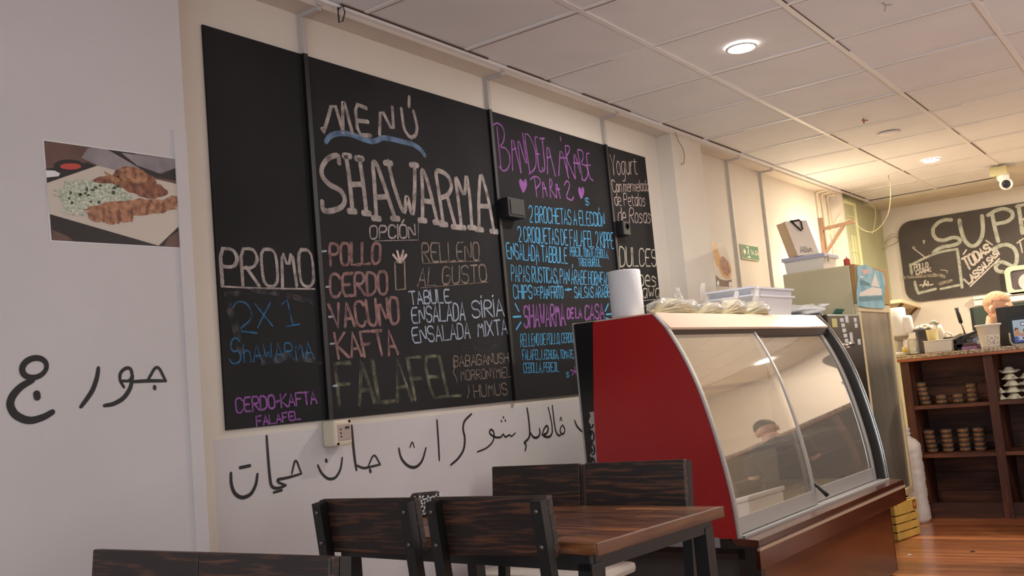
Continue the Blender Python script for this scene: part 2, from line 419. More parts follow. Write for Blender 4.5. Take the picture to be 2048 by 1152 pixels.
def hook(p, pts, label, m):
    mb = MB(); mb.tube([Vector(p)+Vector(q) for q in pts], 0.0028, 6); return tag(mb.build('ceiling_hook', m), label, 'hook')
ph = at(628, 22, 'z', H-0.03)
hook((0.02, -1.36, 2.55), [(0,0,0.01),(0,0,-0.05),(0.012,0.008,-0.045),(0.02,0.014,-0.012),(0.016,0.01,0.012),(0.0,0.0,0.0)], 'bent dark wire hook where the soffit meets the first white cable duct', M_ink)
p = at(1765, 6, 'z', H)
mb = MB(); mb.tube([p, p+Vector((0.01,0.0,-0.012)), p+Vector((0.035,0.01,-0.014))], 0.004, 6); mb.tube([p+Vector((0.012,0,-0.012)), p+Vector((0.0,0.02,-0.03))], 0.003, 6)
tag(mb.build('ceiling_clip', M_duct), 'little pale clip on the ceiling at the top edge of the photo', 'clip')
p = at(1727, 238, 'z', H)
mb = MB(); mb.tube([p, p+Vector((0.005,-0.02,-0.03))], 0.005, 6); mb.tube([p+Vector((-0.012,0.0,-0.006)), p+Vector((0.022,0.01,-0.012))], 0.004, 6)
tag(mb.build('ribbon_scrap', mat('rust_ribbon', s2l((176, 106, 62)), 0.7)), 'small rust coloured scrap hanging from a ceiling tile', 'scrap')
# wire hanging from the ceiling edge by the pier
mb = MB(); pts = [(1350,265),(1356,280),(1366,298),(1369,312),(1368,327),(1364,329),(1363,325)]
mb.tube([at(x, y, 'x', 0.02) for x, y in pts], 0.0028, 6)
tag(mb.build('dangling_wire', mat('copper_wire', s2l((150, 122, 84)), 0.5)), 'thin kinked wire dangling from the ceiling edge over the pier', 'wire')

# security camera under the ceiling edge
t = thing('security_camera', 'white ball security camera hanging below the ceiling edge at right', 'camera', (1.235, 4.86, 2.56))
mb = MB(); mb.bbox((-0.085, -0.03, -0.075), (0.045, 0.05, 0.0), 0.005); mb.build('junction_box', mat('camera_box', s2l((206, 196, 150)), 0.5), t)
cz = Vector((0.02, 0.0, -0.15)); look = (Vector(CC)-Vector((1.235, 4.86, 2.4))).normalized()
mb = MB(); mb.tube([(0.0, 0.02, -0.07), (0.005, 0.015, -0.10), (0.015, 0.0, -0.13)], [0.05, 0.047, 0.03], 20); mb.build('base', M_white, t)
mb = MB(); mb.ell(cz, (0.05, 0.05, 0.05), 12); mb.build('ball_housing', M_white, t)
mb = MB(); q = look.to_track_quat('Z', 'Y').to_matrix().to_4x4(); mb.lathe([(0.0, 0.053), (0.02, 0.052), (0.033, 0.046), (0.034, 0.036)], 24, M=Matrix.Translation(cz) @ q); ln = mb.build('lens_face', mat('lens_black', s2l((30, 28, 32)), 0.12), t)
mb = MB()
for k in range(6): mb.lathe([(0.0, 0.0), (0.0035, 0.0)], 8, M=Matrix.Translation(cz) @ q @ Matrix.Translation((0.02*math.cos(k*PI/3), 0.02*math.sin(k*PI/3), 0.054)))
mb.build('infrared_led', mat('led_grey', s2l((150, 140, 160)), 0.3), ln)

# ------------------------------------------------------------------ cable ducts on the left wall
def duct(y, label, m, z0, black=None, w=0.020):
    t = thing('cable_duct', label, 'cable duct', (-0.1, y, z0), 0, 'vertical cable ducts on the left wall')
    mb = MB(); mb.box((0, -w/2, 2.393-z0 if black else 0), (0.02, w/2, 2.5295-z0)); mb.box((0.0, -w/2, 2.530-z0), (0.104, w/2, 2.543-z0)); mb.build('cover', m, t)
    mb = MB(); mb.box((0.10, -0.012, 2.548-z0), (0.108, 0.012, 2.568-z0)); mb.build('end_clip', m, t)
    if black:
        mb = MB(); mb.box((0, -w/2, 0), (0.02, w/2, 2.392-z0)); lab(mb.build('lower_cover', M_seam, t), 'black painted lower duct over the chalkboard')
    return t
duct(-1.44, 'cable duct between the promo chalkboard and the big menu chalkboard', M_duct, 1.066, True)
duct(-0.315, 'cable duct between the menu chalkboard and the purple lettered chalkboard', M_duct, 1.066, True)
duct(0.738, 'cable duct between the purple lettered chalkboard and the narrow yogurt chalkboard', M_duct, 1.066, True)
duct(2.418, 'grey cable duct just left of the green exit sign', M_gduct, 0.0, None, 0.015)
duct(3.03, 'grey cable duct right of the exit sign beside the tilted paper bag', M_gduct, 0.0, None, 0.022)
for i, (y, l) in enumerate(((4.27, 'thin pipe nearest the wooden bracket behind the paper bag'), (4.40, 'thin pipe in the middle of the lamp-lit bay'), (4.55, 'thin pipe in the corner by the green pier'))):
    mb = MB(); mb.tube([(-0.085, y, 0.9), (-0.085, y, 2.5)], 0.008, 10); mb.tube([(-0.085, y, 2.5), (-0.08, y, 2.53), (-0.02, y, 2.534)], 0.008, 10)
    tag(mb.build('wall_pipe', M_creamplastic), l, 'pipe', 'pipes in the lamp-lit wall bay')

# ------------------------------------------------------------------ chalkboards with their writing
GL = {
'A':'00 26 40|0.7,2 3.3,2','B':'00 06 36 45 44 33 03|33 42 41 30 00','C':'45 36 16 05 01 10 30 41','D':'00 06 26 45 41 20 00','E':'46 06 00 40|03 33','F':'46 06 00|03 33',
'G':'45 36 16 05 01 10 30 41 43 23','H':'00 06|40 46|03 43','I':'20 26','J':'01 10 20 31 36|16 46','K':'00 06|46 03 40','L':'06 00 40','M':'00 0.6,6 23 3.4,6 40','N':'00 06 40 46',
'O':'16 05 01 10 30 41 45 36 16','P':'00 06 36 45 44 33 03','Q':'16 05 01 10 30 41 45 36 16|22 4,-0.5','R':'00 06 36 45 44 33 03|13 40','S':'45 36 16 05 04 13 33 42 41 30 10 01','T':'06 46|26 20',
'U':'06 01 10 30 41 46','V':'06 20 46','W':'06 10 24 30 46','X':'00 46|06 40','Y':'06 23 46|23 20','Z':'06 46 00 40','1':'15 26 20|10 30','2':'05 16 36 45 43 00 40','x':'00 34|04 30',
'+':'13 33|24 22','-':'03 23','.':'10 1,0.4','\x2c':'11 0.6,-0.8','$':'45 36 16 05 04 13 33 42 41 30 10 01|2,6.8 2,-0.8','{':'3,8 2,6 2,4 1,3 2,2 2,0 1,-1',
'a':'34 14 03 01 10 20 32|34 30','b':'06 00 20 31 33 24 04','d':'34 14 03 01 10 20 31|36 30','e':'02 32 33 24 14 03 01 10 30','g':'34 14 03 01 10 20 32|34 3,-1 2,-2 0.5,-2','k':'06 00|34 02 30','l':'06 00',
'm':'00 04|03 14 23 20|23 34 43 40','n':'00 04|03 14 24 33 30','o':'14 03 01 10 20 31 33 24 14','r':'00 04|02 14 24','s':'33 14 03 12 22 31 20 00','t':'15 11 20 30|04 34','u':'04 01 10 20 31|34 30','w':'04 10 23 30 44','h':'06 00|03 14 24 33 30','i':'14 10|15.2 1,5.6','c':'33 24 14 03 01 10 20 31'}
GL['i'] = '14 10|1,5.2 1,5.6'
ACC = {'Á':'A','É':'E','Í':'I','Ó':'O','Ú':'U','á':'a'}
ACCP = {'Ý':'I'}
def gl(ch):
    acc = None
    if ch in ACC:
        acc = 'up' if ch.isupper() else 'low'; ch = ACC[ch]
    dot = False
    if ch == 'ì': ch = 'I'; dot = True
    out = []
    for st in GL[ch].split('|'):
        pts = []
        for tk in st.split():
            if ',' in tk: a, b = tk.split(','); pts.append((float(a), float(b)))
            else: pts.append((float(tk[0]), float(tk[1])))
        out.append(pts)
    xs_ = [p[0] for st in out for p in st]; x0 = min(xs_); w = max(xs_)-x0
    out = [[(p[0]-x0, p[1]) for p in st] for st in out]
    if acc == 'up': out.append([(w*0.45, 6.8), (w*0.45+0.9, 8.3)])
    if acc == 'low': out.append([(w*0.4, 4.8), (w*0.4+0.9, 6.0)])
    if dot: out.append([(w/2-0.1, 7.2), (w/2+0.3, 7.6)])
    return out, w
def smooth_pts(p, n=2):
    for _ in range(n):
        if len(p) < 3: return p
        q = [p[0]]
        for i in range(len(p)-1):
            a, b = p[i], p[i+1]
            q.append(tuple(a[k]*0.78+b[k]*0.22 for k in range(len(a)))); q.append(tuple(a[k]*0.22+b[k]*0.78 for k in range(len(a))))
        q.append(p[-1]); p = q
    return p
_lay = [0]
def ribbon(mb, pts, w, nrm, lift=0.0012, capn=8):
    """flat brush stroke through 3D points lying in a plane with normal nrm"""
    nrm = Vector(nrm); P = [Vector(p) for p in pts]; ws = w if isinstance(w, (list, tuple)) else [w]*len(P)
    _lay[0] = (_lay[0]+1) % 9; off = nrm*(lift + _lay[0]*0.00007)
    L = []; R = []
    for i, p in enumerate(P):
        d = P[min(i+1, len(P)-1)]-P[max(i-1, 0)]
        if d.length < 1e-7: d = Vector((0, 0, 1))
        a = nrm.cross(d.normalized()); L.append(p+a*ws[i]/2+off); R.append(p-a*ws[i]/2+off)
    n = len(P)
    if n > 1: mb.add(L+R, [(i, i+1, n+i+1, n+i) for i in range(n-1)])
    for e, j in ((P[0], 0), (P[-1], -1)):
        d = (P[1]-P[0]) if j == 0 and n > 1 else ((P[-2]-P[-1]) if n > 1 else Vector((0, 0, 1)))
        d = d.normalized() if d.length > 1e-7 else Vector((0, 0, 1)); a = nrm.cross(d)
        r = ws[j]/2
        arc = [e+off+nrm*0.00003 + a*r*math.cos(PI*k/capn) - d*r*math.sin(PI*k/capn) for k in range(capn+1)]
        mb.add(arc, [tuple(range(capn+1))])
def text(mb, s, quad, w, ax='x', val=-0.092, nrm=(1,0,0), jit=0.12, sp=1.1, capr=6.0, curve=1, double=0):
    """hand-written line inside the quad (bottom left, bottom right, top right, top left) given on the board's plane"""
    q = [k if isinstance(k, Vector) else at(k[0], k[1], ax, val) for k in quad]
    gs = []; x = 0.0
    for ch in s:
        if ch == ' ': x += 2.2; continue
        st, wd = gl(ch); gs.append((st, x)); x += wd + sp
    tot = max(x-sp, 0.5)
    for st, x0 in gs:
        for p in st:
            pts = [(a+x0, b) for a, b in p]
            pts = [(a+random.uniform(-jit, jit), b+random.uniform(-jit, jit)) for a, b in pts]
            if len(pts) > 3: pts = smooth_pts(pts, curve)
            P = []
            for a, b in pts:
                u = a/tot; v = b/capr
                P.append(q[0]*(1-u)*(1-v) + q[1]*u*(1-v) + q[2]*u*v + q[3]*(1-u)*v)
            ribbon(mb, P, w*random.uniform(0.9, 1.1), nrm)
def stroke(mb, pts, w, ax='x', val=-0.092, nrm=(1,0,0), n=2, zoom=None):
    if zoom: pts = [(zoom[0]+x/zoom[2], zoom[1]+y/zoom[2]) for x, y in pts]
    ribbon(mb, [at(x, y, ax, val) for x, y in smooth_pts(pts, n)], w, nrm)

C_white = chalk('white_chalk', s2l((188, 176, 170)), 0.43)
C_dim = chalk('dim_white_chalk', s2l((170, 160, 156)), 0.50)
C_pink = chalk('pink_chalk', s2l((164, 128, 124)), 0.45)
C_tan = chalk('tan_chalk', s2l((162, 144, 130)), 0.46)
C_green = chalk('sage_chalk', s2l((146, 144, 116)), 0.58)
C_bluepale = chalk('pale_blue_chalk', s2l((180, 192, 208)), 0.40)
C_bluedk = chalk('dull_blue_chalk', s2l((70, 128, 172)), 0.50)
C_sky = chalk('sky_blue_marker', s2l((92, 168, 212)), 0.32)
C_purple = chalk('purple_marker', s2l((154, 98, 164)), 0.38)
C_rose = chalk('rose_chalk', s2l((214, 192, 184)), 0.38)
C_faint = chalk('faint_chalk', s2l((104, 88, 84)), 0.60)
C_smear = chalk('chalk_smear', s2l((84, 80, 82)), 0.52, 30)
C_smear2 = chalk('pale_chalk_smear', s2l((150, 138, 124)), 0.42, 60)
BX = -0.092
def board(y0, y1, label):
    t = thing('chalkboard', label, 'chalkboard', (-0.1, (y0+y1)/2, 1.066), 0, 'black chalkboard panels along the left wall')
    mb = MB(); mb.box((0.0005, y0-(y0+y1)/2, 0), (0.008, y1-(y0+y1)/2, 1.325)); mb.build('panel', M_board, t)
    return t
def letters(t, mb, m, lb=None):
    o = mb.build('chalk_lettering', m, fix=False); o.parent = t; o.matrix_parent_inverse = Matrix.Translation(-Vector(t.location))
    if lb: lab(o, lb)
    return o
b1 = board(-1.88, -1.452, 'leftmost tall chalkboard with the white word promo and blue offer')
b2 = board(-1.428, -0.327, 'widest chalkboard with the big menu and shawarma lettering')
b3 = board(-0.303, 0.726, 'chalkboard with purple and sky blue tray menu behind the red case')
b4 = board(0.750, 1.205, 'narrow rightmost chalkboard with yogurt and sweets behind the paper roll')
# promo
mb = MB(); text(mb, 'PROMO', [(444,571),(628,574),(622,500),(439,497)], 0.011); text(mb, 'PROMO', [(446,570),(630,573),(624,501),(441,498)], 0.007)
stroke(mb, [(443,573),(520,577),(629,578)], 0.006); letters(b1, mb, C_white, 'white chalk promo heading')
mb = MB(); text(mb, '2', [(473,662),(512,666),(495,604),(463,604)], 0.006); text(mb, 'X', [(514,655),(545,652),(540,605),(510,608)], 0.006); text(mb, '1', [(570,653),(600,649),(588,598),(562,601)], 0.006)
text(mb, 'S', [(458,728),(482,726),(478,676),(462,678)], 0.006); text(mb, 'hAWARMA', [(488,725),(628,716),(622,684),(486,690)], 0.006); letters(b1, mb, C_bluedk, 'blue chalk offer lettering')
mb = MB(); text(mb, 'CERDO-KAFTA', [(472,826),(633,806),(630,783),(470,797)], 0.007); text(mb, 'FALAFEL', [(513,852),(600,838),(598,822),(511,833)], 0.006); letters(b1, mb, C_purple, 'purple chalk lettering at the foot')
mb = MB(); stroke(mb, [(452,590),(520,580),(580,592),(628,606)], 0.02); stroke(mb, [(455,610),(470,650),(480,700)], 0.03); stroke(mb, [(520,720),(600,712),(640,720)], 0.035); letters(b1, mb, C_smear, 'rubbed grey chalk smears')
# main menu
mb = MB()
Z2 = (640, 180, 3.839)
for p in ([(15,300),(25,335),(100,70),(175,320)], [(175,320),(170,95),(185,95),(245,325)], [(352,140),(265,105),(290,345),(385,350)], [(285,235),(365,245)], [(455,340),(460,130),(565,335),(552,135)], [(622,145),(640,300),(690,370),(735,350),(745,280),(715,165)], [(683,55),(680,125)]):
    stroke(mb, p, 0.017, zoom=Z2, n=1)
for p in ([(145,560),(140,495),(60,520),(10,590),(10,660),(70,730),(160,770),(195,840),(170,900),(90,930),(20,930),(15,860)],
          [(195,500),(220,640),(248,930)], [(300,520),(330,720),(355,945)], [(235,725),(330,725)],
          [(430,985),(415,700),(400,555),(430,555),(500,760),(575,990)], [(425,825),(510,820)],
          [(520,550),(560,730),(650,985),(660,775),(710,995),(725,800),(725,570)],
          [(785,1000),(785,750),(775,595),(820,680),(900,1020)], [(785,850),(860,860)],
          [(945,1030),(910,780),(880,605),(980,650),(1015,740),(980,810),(920,830)], [(975,820),(1040,1055)],
          [(1085,1060),(1060,850),(1030,630),(1110,840),(1120,620),(1150,830),(1165,1060)],
          [(1220,1070),(1215,850),(1230,610),(1290,830),(1335,1090)], [(1215,890),(1300,895)]):
    stroke(mb, p, 0.0215, zoom=Z2, n=2)
for x, y in ((245,930),(355,945),(430,985),(575,985),(785,1000),(900,1015),(945,1030),(1040,1050),(1085,1055),(1165,1055),(1220,1070),(1335,1085),(520,560),(720,575),(205,505),(300,525)):
    stroke(mb, [(x-24,y),(x+24,y+4)], 0.024, zoom=Z2, n=0)
letters(b2, mb, C_white, 'large white chalk menu heading')
mb = MB(); stroke(mb, [(45,395),(75,350),(150,330),(240,340),(330,380),(410,400),(480,365),(540,375),(620,395),(710,415),(770,455),(800,500)], 0.022, zoom=Z2); letters(b2, mb, chalk('grey_blue_chalk', s2l((122, 148, 178)), 0.44), 'blue chalk wave under the heading')
mb = MB(); text(mb, 'OPCIÓN', [(739,478),(831,475),(829,449),(739,452)], 0.0075); stroke(mb, [(750,482),(836,480),(836,446)], 0.003, n=0); letters(b2, mb, C_white, "white chalk option heading")
mb = MB(); text(mb, 'TABULE.', [(821,609),(902,605),(900,579),(817,583)], 0.007); text(mb, 'ENSALADA', [(824,646),(930,640),(928,605),(822,616)], 0.007); text(mb, 'SìRìA', [(944,636),(1008,631),(1004,598),(942,603)], 0.0075)
text(mb, 'ENSALADA', [(826,686),(940,676),(938,645),(822,656)], 0.007); text(mb, 'MIXTA', [(956,673),(1015,668),(1012,638),(954,645)], 0.007)
for p in ((648,503),(656,574),(661,634),(664,688),(670,772)): stroke(mb, [(p[0]-4,p[1]),(p[0]+4,p[1]-1)], 0.007, n=0)
letters(b2, mb, C_bluepale, 'pale white chalk salads list')
mb = MB()
for s, q in (('POLLO', [(660,532),(758,527),(760,487),(657,487)]), ('CERDO', [(660,594),(774,588),(772,543),(658,549)]), ('VACUNO', [(665,655),(797,648),(794,594),(656,610)]), ('KAFTA', [(676,716),(795,708),(784,660),(667,667)])):
    text(mb, s, q, 0.0115); text(mb, s, [(x+2, y-1) for x, y in q], 0.007)
letters(b2, mb, C_pink, 'pink chalk list of meats')
mb = MB(); text(mb, 'FALAFEL', [(677,812),(920,792),(900,709),(668,728)], 0.014); text(mb, 'FALAFEL', [(680,810),(922,791),(903,711),(671,729)], 0.011); letters(b2, mb, C_green, 'faded sage chalk lettering')
mb = MB(); text(mb, 'RELLENO', [(845,524),(958,521),(957,485),(842,486)], 0.007); text(mb, 'AL GUSTO', [(834,573),(973,562),(970,529),(838,537)], 0.007)
stroke(mb, [(845,527),(960,522)], 0.003); stroke(mb, [(840,576),(976,564)], 0.003)
text(mb, 'BABAGANUSH', [(907,734),(1017,725),(1015,706),(906,712)], 0.0052); text(mb, 'MORRONYMIEL', [(922,761),(1021,754),(1020,734),(920,742)], 0.0042); text(mb, 'HUMUS', [(948,795),(1015,789),(1012,766),(946,771)], 0.005)
stroke(mb, [(908,718),(909,736),(905,745),(911,752),(914,765)], 0.004); stroke(mb, [(936,770),(938,785),(934,796)], 0.004)
stroke(mb, [(789,525),(791,580),(810,578),(808,522),(789,525)], 0.010, n=0); letters(b2, mb, C_tan, 'tan chalk fillings and wrap drawing')
mb = MB()
for a in ([(797,524),(786,510)], [(799,524),(794,503)], [(800,524),(806,502)], [(802,524),(812,510)]): stroke(mb, a, 0.012, n=0)
letters(b2, mb, C_rose, 'pale chalk salad tuft of the wrap drawing')
mb = MB(); text(mb, 'SALSA', [(924,705),(996,697),(995,679),(925,688)], 0.005); stroke(mb, [(700,215),(790,300)], 0.004); letters(b2, mb, C_faint, 'half erased chalk word')
# tray menu
mb = MB(); Z3 = (980, 230, 6.0615)
for p in ([(15,190),(30,120),(90,95),(150,140),(175,230),(160,330),(115,390),(190,400),(235,480),(240,590),(200,670),(150,680),(110,625)], [(80,150),(105,400),(130,640)],
          [(270,670),(255,200),(370,700)], [(265,425),(310,400)], [(375,700),(320,215),(460,690),(390,225)], [(480,710),(410,225),(470,240),(540,400),(560,560),(540,660),(470,715)],
          [(570,270),(535,270),(570,480),(590,680),(630,690)], [(550,475),(590,475)], [(600,285),(655,285)], [(630,290),(665,640),(645,690),(630,640)], [(695,710),(685,300),(790,740)], [(690,520),(725,510)],
          [(830,735),(850,360),(950,765)], [(855,520),(910,520)], [(940,740),(910,400),(905,370),(960,380),(960,440),(915,510),(1030,775)], [(1030,770),(1010,410),(1090,700)], [(1010,580),(1080,590)],
          [(1120,790),(1060,440),(1060,420),(1120,430),(1130,520),(1100,590),(1170,620),(1190,720),(1150,800),(1110,780)], [(1200,465),(1160,470),(1200,760),(1245,795)], [(1160,610),(1215,610)], [(850,265),(855,310)],
          [(485,780),(540,740),(600,770),(610,830),(560,890)], [(535,765),(565,990)], [(640,1000),(630,765),(690,980)], [(640,890),(675,890)], [(730,1000),(715,770),(745,790),(750,850),(725,890),(795,1000)], [(805,1000),(795,790),(850,1005)], [(800,900),(840,900)],
          [(900,850),(920,800),(955,810),(965,860),(915,1000),(990,1040),(1010,995)]):
    stroke(mb, p, 0.0082, zoom=Z3, n=1)
for cx, cy, w_, h_ in ((398, 855, 48, 75), (1102, 942, 34, 62)):
    for k in (-1, 1): stroke(mb, [(cx+k*w_*0.6, cy-h_*0.7), (cx+k*w_*0.7, cy-h_*0.2), (cx, cy+h_*0.8)], 0.022, zoom=Z3, n=1)
    stroke(mb, [(cx, cy-h_*0.4), (cx, cy+h_*0.5)], 0.022, zoom=Z3, n=0)
for s, q in (('SHAWARMA', [(1048,655),(1130,650),(1127,607),(1047,612)]), ('DE LA', [(1134,637),(1163,635),(1162,616),(1134,617)]), ('CASA', [(1169,640),(1208,637),(1206,607),(1170,612)])): text(mb, s, q, 0.0105)
for k in range(5):
    a = k*2*PI/5; stroke(mb, [(1149,743),(1149+9*math.sin(a),743-9*math.cos(a))], 0.008, n=0)
letters(b3, mb, C_purple, 'purple marker headings and hearts')
mb = MB()
for s, q, w_ in (('2 BROCHETAS A ELECCIÓN', [(1058,444),(1209,453),(1207,427),(1057,411)], 0.0075), ('2 CROQUETAS DE FALAFEL 2 KIPPE', [(1036,483),(1227,497),(1225,466),(1034,453)], 0.0078), ('ENSALADA TABBULE', [(1014,517),(1134,527),(1133,496),(1011,486)], 0.008),
              ('PEREJIL, TOMATE, CEBOLLA,', [(1140,512),(1216,516),(1215,499),(1139,494)], 0.005), ('TRIGO BURGUL', [(1157,532),(1201,533),(1200,518),(1156,517)], 0.005),
              ('PAPAS RÚSTICAS, PAN ÁRABE HORNEADO', [(1023,562),(1223,572),(1223,546),(1021,530)], 0.0068), ('CHIPS', [(1027,597),(1064,597),(1063,571),(1025,570)], 0.008), ('DE', [(1068,590),(1078,590),(1078,575),(1067,575)], 0.005), ('PAN FRITO', [(1081,597),(1126,596),(1125,573),(1080,573)], 0.0078), ('+', [(1130,588),(1142,587),(1142,570),(1130,571)], 0.010), ('SALSAS ÁRABES', [(1149,596),(1226,594),(1225,574),(1148,574)], 0.0078),
              ('RELLENO DE POLLO, CERDO,', [(1041,694),(1147,684),(1147,666),(1040,668)], 0.0058), ('FALAFEL, LECHUGA, TOMATE,', [(1045,720),(1147,716),(1147,700),(1044,700)], 0.0055), ('CEBOLLA, PEREJIL', [(1047,746),(1117,743),(1116,725),(1046,726)], 0.0055),
              ('$', [(1170,410),(1178,410),(1177,397),(1169,396)], 0.005), ('$', [(1132,755),(1138,754),(1138,744),(1132,745)], 0.004)):
    text(mb, s, q, w_*0.74, jit=0.08, sp=1.2)
for a in ([(1030,608),(1037,622)], [(1026,634),(1041,633)], [(1032,659),(1041,645)], [(1210,622),(1216,608)], [(1212,629),(1224,628)], [(1211,636),(1222,640)]): stroke(mb, a, 0.009, n=0)
letters(b3, mb, C_sky, 'sky blue marker list of dishes')
# sweets
mb = MB()
for s, q, w_ in (('Yogurt', [(1223,350),(1274,348),(1272,312),(1219,309)], 0.0068), ('Con', [(1226,384),(1243,384),(1242,361),(1222,360)], 0.0068), ('mermelada', [(1247,383),(1297,382),(1296,361),(1246,360)], 0.006), ('de Petalos', [(1230,411),(1290,412),(1289,387),(1227,386)], 0.0065), ('de Rosas', [(1236,445),(1301,446),(1301,417),(1235,415)], 0.0068), ('ra', [(1284,628),(1302,626),(1301,605),(1283,605)], 0.006)):
    text(mb, s, q, w_*0.78, jit=0.08)
letters(b4, mb, C_rose, 'rose chalk yogurt lines')
mb = MB()
for s, q, w_ in (('DULCES', [(1240,533),(1312,532),(1312,500),(1238,493)], 0.0075), ('árabes', [(1241,570),(1312,573),(1311,541),(1241,538)], 0.0075), ('Baklawa', [(1243,597),(1319,595),(1318,568),(1242,568)], 0.0075)):
    text(mb, s, q, w_, jit=0.08)
stroke(mb, [(1281,602),(1300,600),(1316,598)], 0.003); letters(b4, mb, chalk('cream_chalk', s2l((214, 206, 186)), 0.38), 'cream chalk sweets lines')

# black painted boxes on the boards, socket below
t = thing('outlet_box', 'large black painted box on the purple lettered chalkboard', 'outlet box', (-0.092, -0.25, 1.932))
mb = MB(); mb.bbox((0, -0.065, -0.045), (0.062, 0.065, 0.045), 0.006); mb.build('housing', M_seam, t)
mb = MB(); mb.bbox((0.061, -0.052, -0.033), (0.066, 0.055, 0.035), 0.002); mb.build('cover_plate', mat('scuffed_black', s2l((44, 38, 36)), 0.6, var=0.3, scale=60), t)
t = thing('switch_box', 'small black box with a round hole on the narrow yogurt chalkboard', 'switch box', (-0.092, 0.80, 1.93))
mb = MB(); mb.bbox((0, -0.04, -0.04), (0.05, 0.04, 0.04), 0.006); mb.build('housing', M_seam, t)
mb = MB(); mb.lathe([(0.0, 0.0), (0.014, 0.0), (0.017, 0.003), (0.02, 0.0)], 16, M=Matrix.Translation((0.0505, 0.008, 0.01)) @ Matrix.Rotation(PI/2, 4, 'Y')); mb.build('round_hole', M_ink, t)
t = thing('wall_socket', 'cream surface socket box below the seam of the promo chalkboard', 'wall socket', (-0.1, -1.425, 1.018))
mb = MB(); mb.bbox((0, -0.045, -0.045), (0.06, 0.04, 0.045), 0.01); mb.build('box', mat('old_cream_plastic', s2l((214, 200, 174)), 0.45), t)
mb = MB(); mb.bbox((0.058, -0.028, -0.027), (0.0625, 0.032, 0.029), 0.002); fc = mb.build('face_plate', mat('grey_face', s2l((178, 156, 146)), 0.5), t)
mb = MB()
for z in (-0.016, -0.004, 0.009): mb.box((0.0622, -0.019, z), (0.0632, -0.013, z+0.006))
mb.box((0.0622, 0.006, 0.012), (0.0645, 0.024, 0.02)); mb.build('contact_hole', M_ink, fc)
mb = MB()
for y, z in ((0.03, 0.037), (-0.03, -0.037)): mb.lathe([(0, 0.0), (0.005, 0.0)], 10, M=Matrix.Translation((0.061, y, z)) @ Matrix.Rotation(PI/2, 4, 'Y'))
mb.build('screw', M_ink, t)

# ------------------------------------------------------------------ black Arabic lettering brushed on the white wall
def brush(name, label, strokes, zoom, x, wscale):
    mb = MB()
    for pts, w in strokes:
        P = smooth_pts([(zoom[0]+a/zoom[2], zoom[1]+b/zoom[2]) for a, b in pts], 2)
        n = len(P)
        ws = [w*wscale*(0.72+0.42*math.sin(PI*min(1, (i+0.5)/n)*0.9+0.2)) for i in range(n)]
        ribbon(mb, [at(a, b, 'x', x) for a, b in P], ws, (1, 0, 0), 0.0008)
    return tag(mb.build(name, M_ink, fix=False), label, 'wall lettering', 'brushed Arabic words on the left wall')
ZA = (0, 660, 2.3415)
ring = [(160+58*math.cos(a), 177-46*math.sin(a)-8*math.cos(a)) for a in [k*PI/8-0.3 for k in range(17)]]
k = 1.0
brush('wall_lettering', 'large looped black Arabic letter with a dot, left end of the near wall', [(ring, 24), ([(150,235),(95,265),(55,310),(44,352),(65,395),(110,420),(150,425),(205,408),(245,384)], 30), ([(171,300),(173,314)], 30)], ZA, 0.0, 0.00060)
brush('wall_lettering', 'single slanted black Arabic stroke in the middle of the near wall', [([(460,178),(455,220),(435,280),(405,325),(378,360)], 20)], ZA, 0.0, 0.00060)
brush('wall_lettering', 'joined black Arabic letters with a small triangle near the pier edge', [([(580,268),(560,235),(562,200),(588,177),(612,180),(620,215),(605,240),(570,238)], 15), ([(620,215),(612,270),(580,320),(530,348),(488,354)], 19), ([(610,243),(690,238),(776,238)], 15), ([(690,238),(735,158),(776,240)], 14), ([(723,266),(724,274)], 17)], ZA, 0.0, 0.00060)
ZB = (420, 780, 2.4976)
wl = lambda nm, lb, st: brush(nm, lb, st, ZB, -0.1, 0.00074)
wl('wall_lettering', 'leftmost black Arabic cup-shaped letter under the promo chalkboard', [([(104,415),(104,470),(122,520),(160,541),(205,522),(230,472),(236,420)], 15), ([(150,388),(198,378)], 14)])
wl('wall_lettering', 'tall joined black Arabic stroke with triangle left of the socket', [([(282,230),(288,320),(296,420),(304,480),(325,492),(352,488),(378,476)], 13), ([(378,476),(340,462),(335,447),(370,442),(410,432),(456,418)], 12), ([(456,418),(426,336),(408,418)], 10), ([(318,512),(358,501)], 11)])
wl('wall_lettering', 'dotted black Arabic cup letter directly below the wall socket', [([(538,376),(555,415),(588,446),(625,442),(652,400),(660,338)], 12), ([(579,350),(581,356)], 15)])
wl('wall_lettering', 'black Arabic upright joined to a dotted triangle right of the socket', [([(707,178),(714,270),(722,345),(731,400)], 14), ([(731,376),(765,392),(800,384),(850,372)], 11), ([(850,372),(818,314),(790,380)], 9), ([(799,400),(801,408)], 15)])
wl('wall_lettering', 'wide black Arabic cup letter with a peaked mark above it', [([(943,292),(952,340),(985,380),(1025,390),(1060,358),(1078,290)], 14), ([(998,287),(1010,254),(1020,287)], 8)])
wl('wall_lettering', 'plain upright black Arabic stroke in the middle of the word row', [([(1133,150),(1140,250),(1145,352)], 12)])
wl('wall_lettering', 'angled black Arabic letter with a long tail right of the upright stroke', [([(1305,120),(1268,155),(1262,195),(1274,240),(1268,300),(1238,345),(1202,374)], 14)])
wl('wall_lettering', 'wavy joined black Arabic letters under three dots', [([(1335,309),(1380,292),(1415,258),(1420,212),(1402,193),(1393,215),(1420,236),(1452,238),(1464,218),(1474,238),(1496,222),(1505,234),(1524,215)], 11), ([(1454,153),(1456,158)], 10), ([(1474,150),(1476,155)], 10), ([(1464,134),(1466,138)], 10)])
ZC = (1000, 780, 5.12)
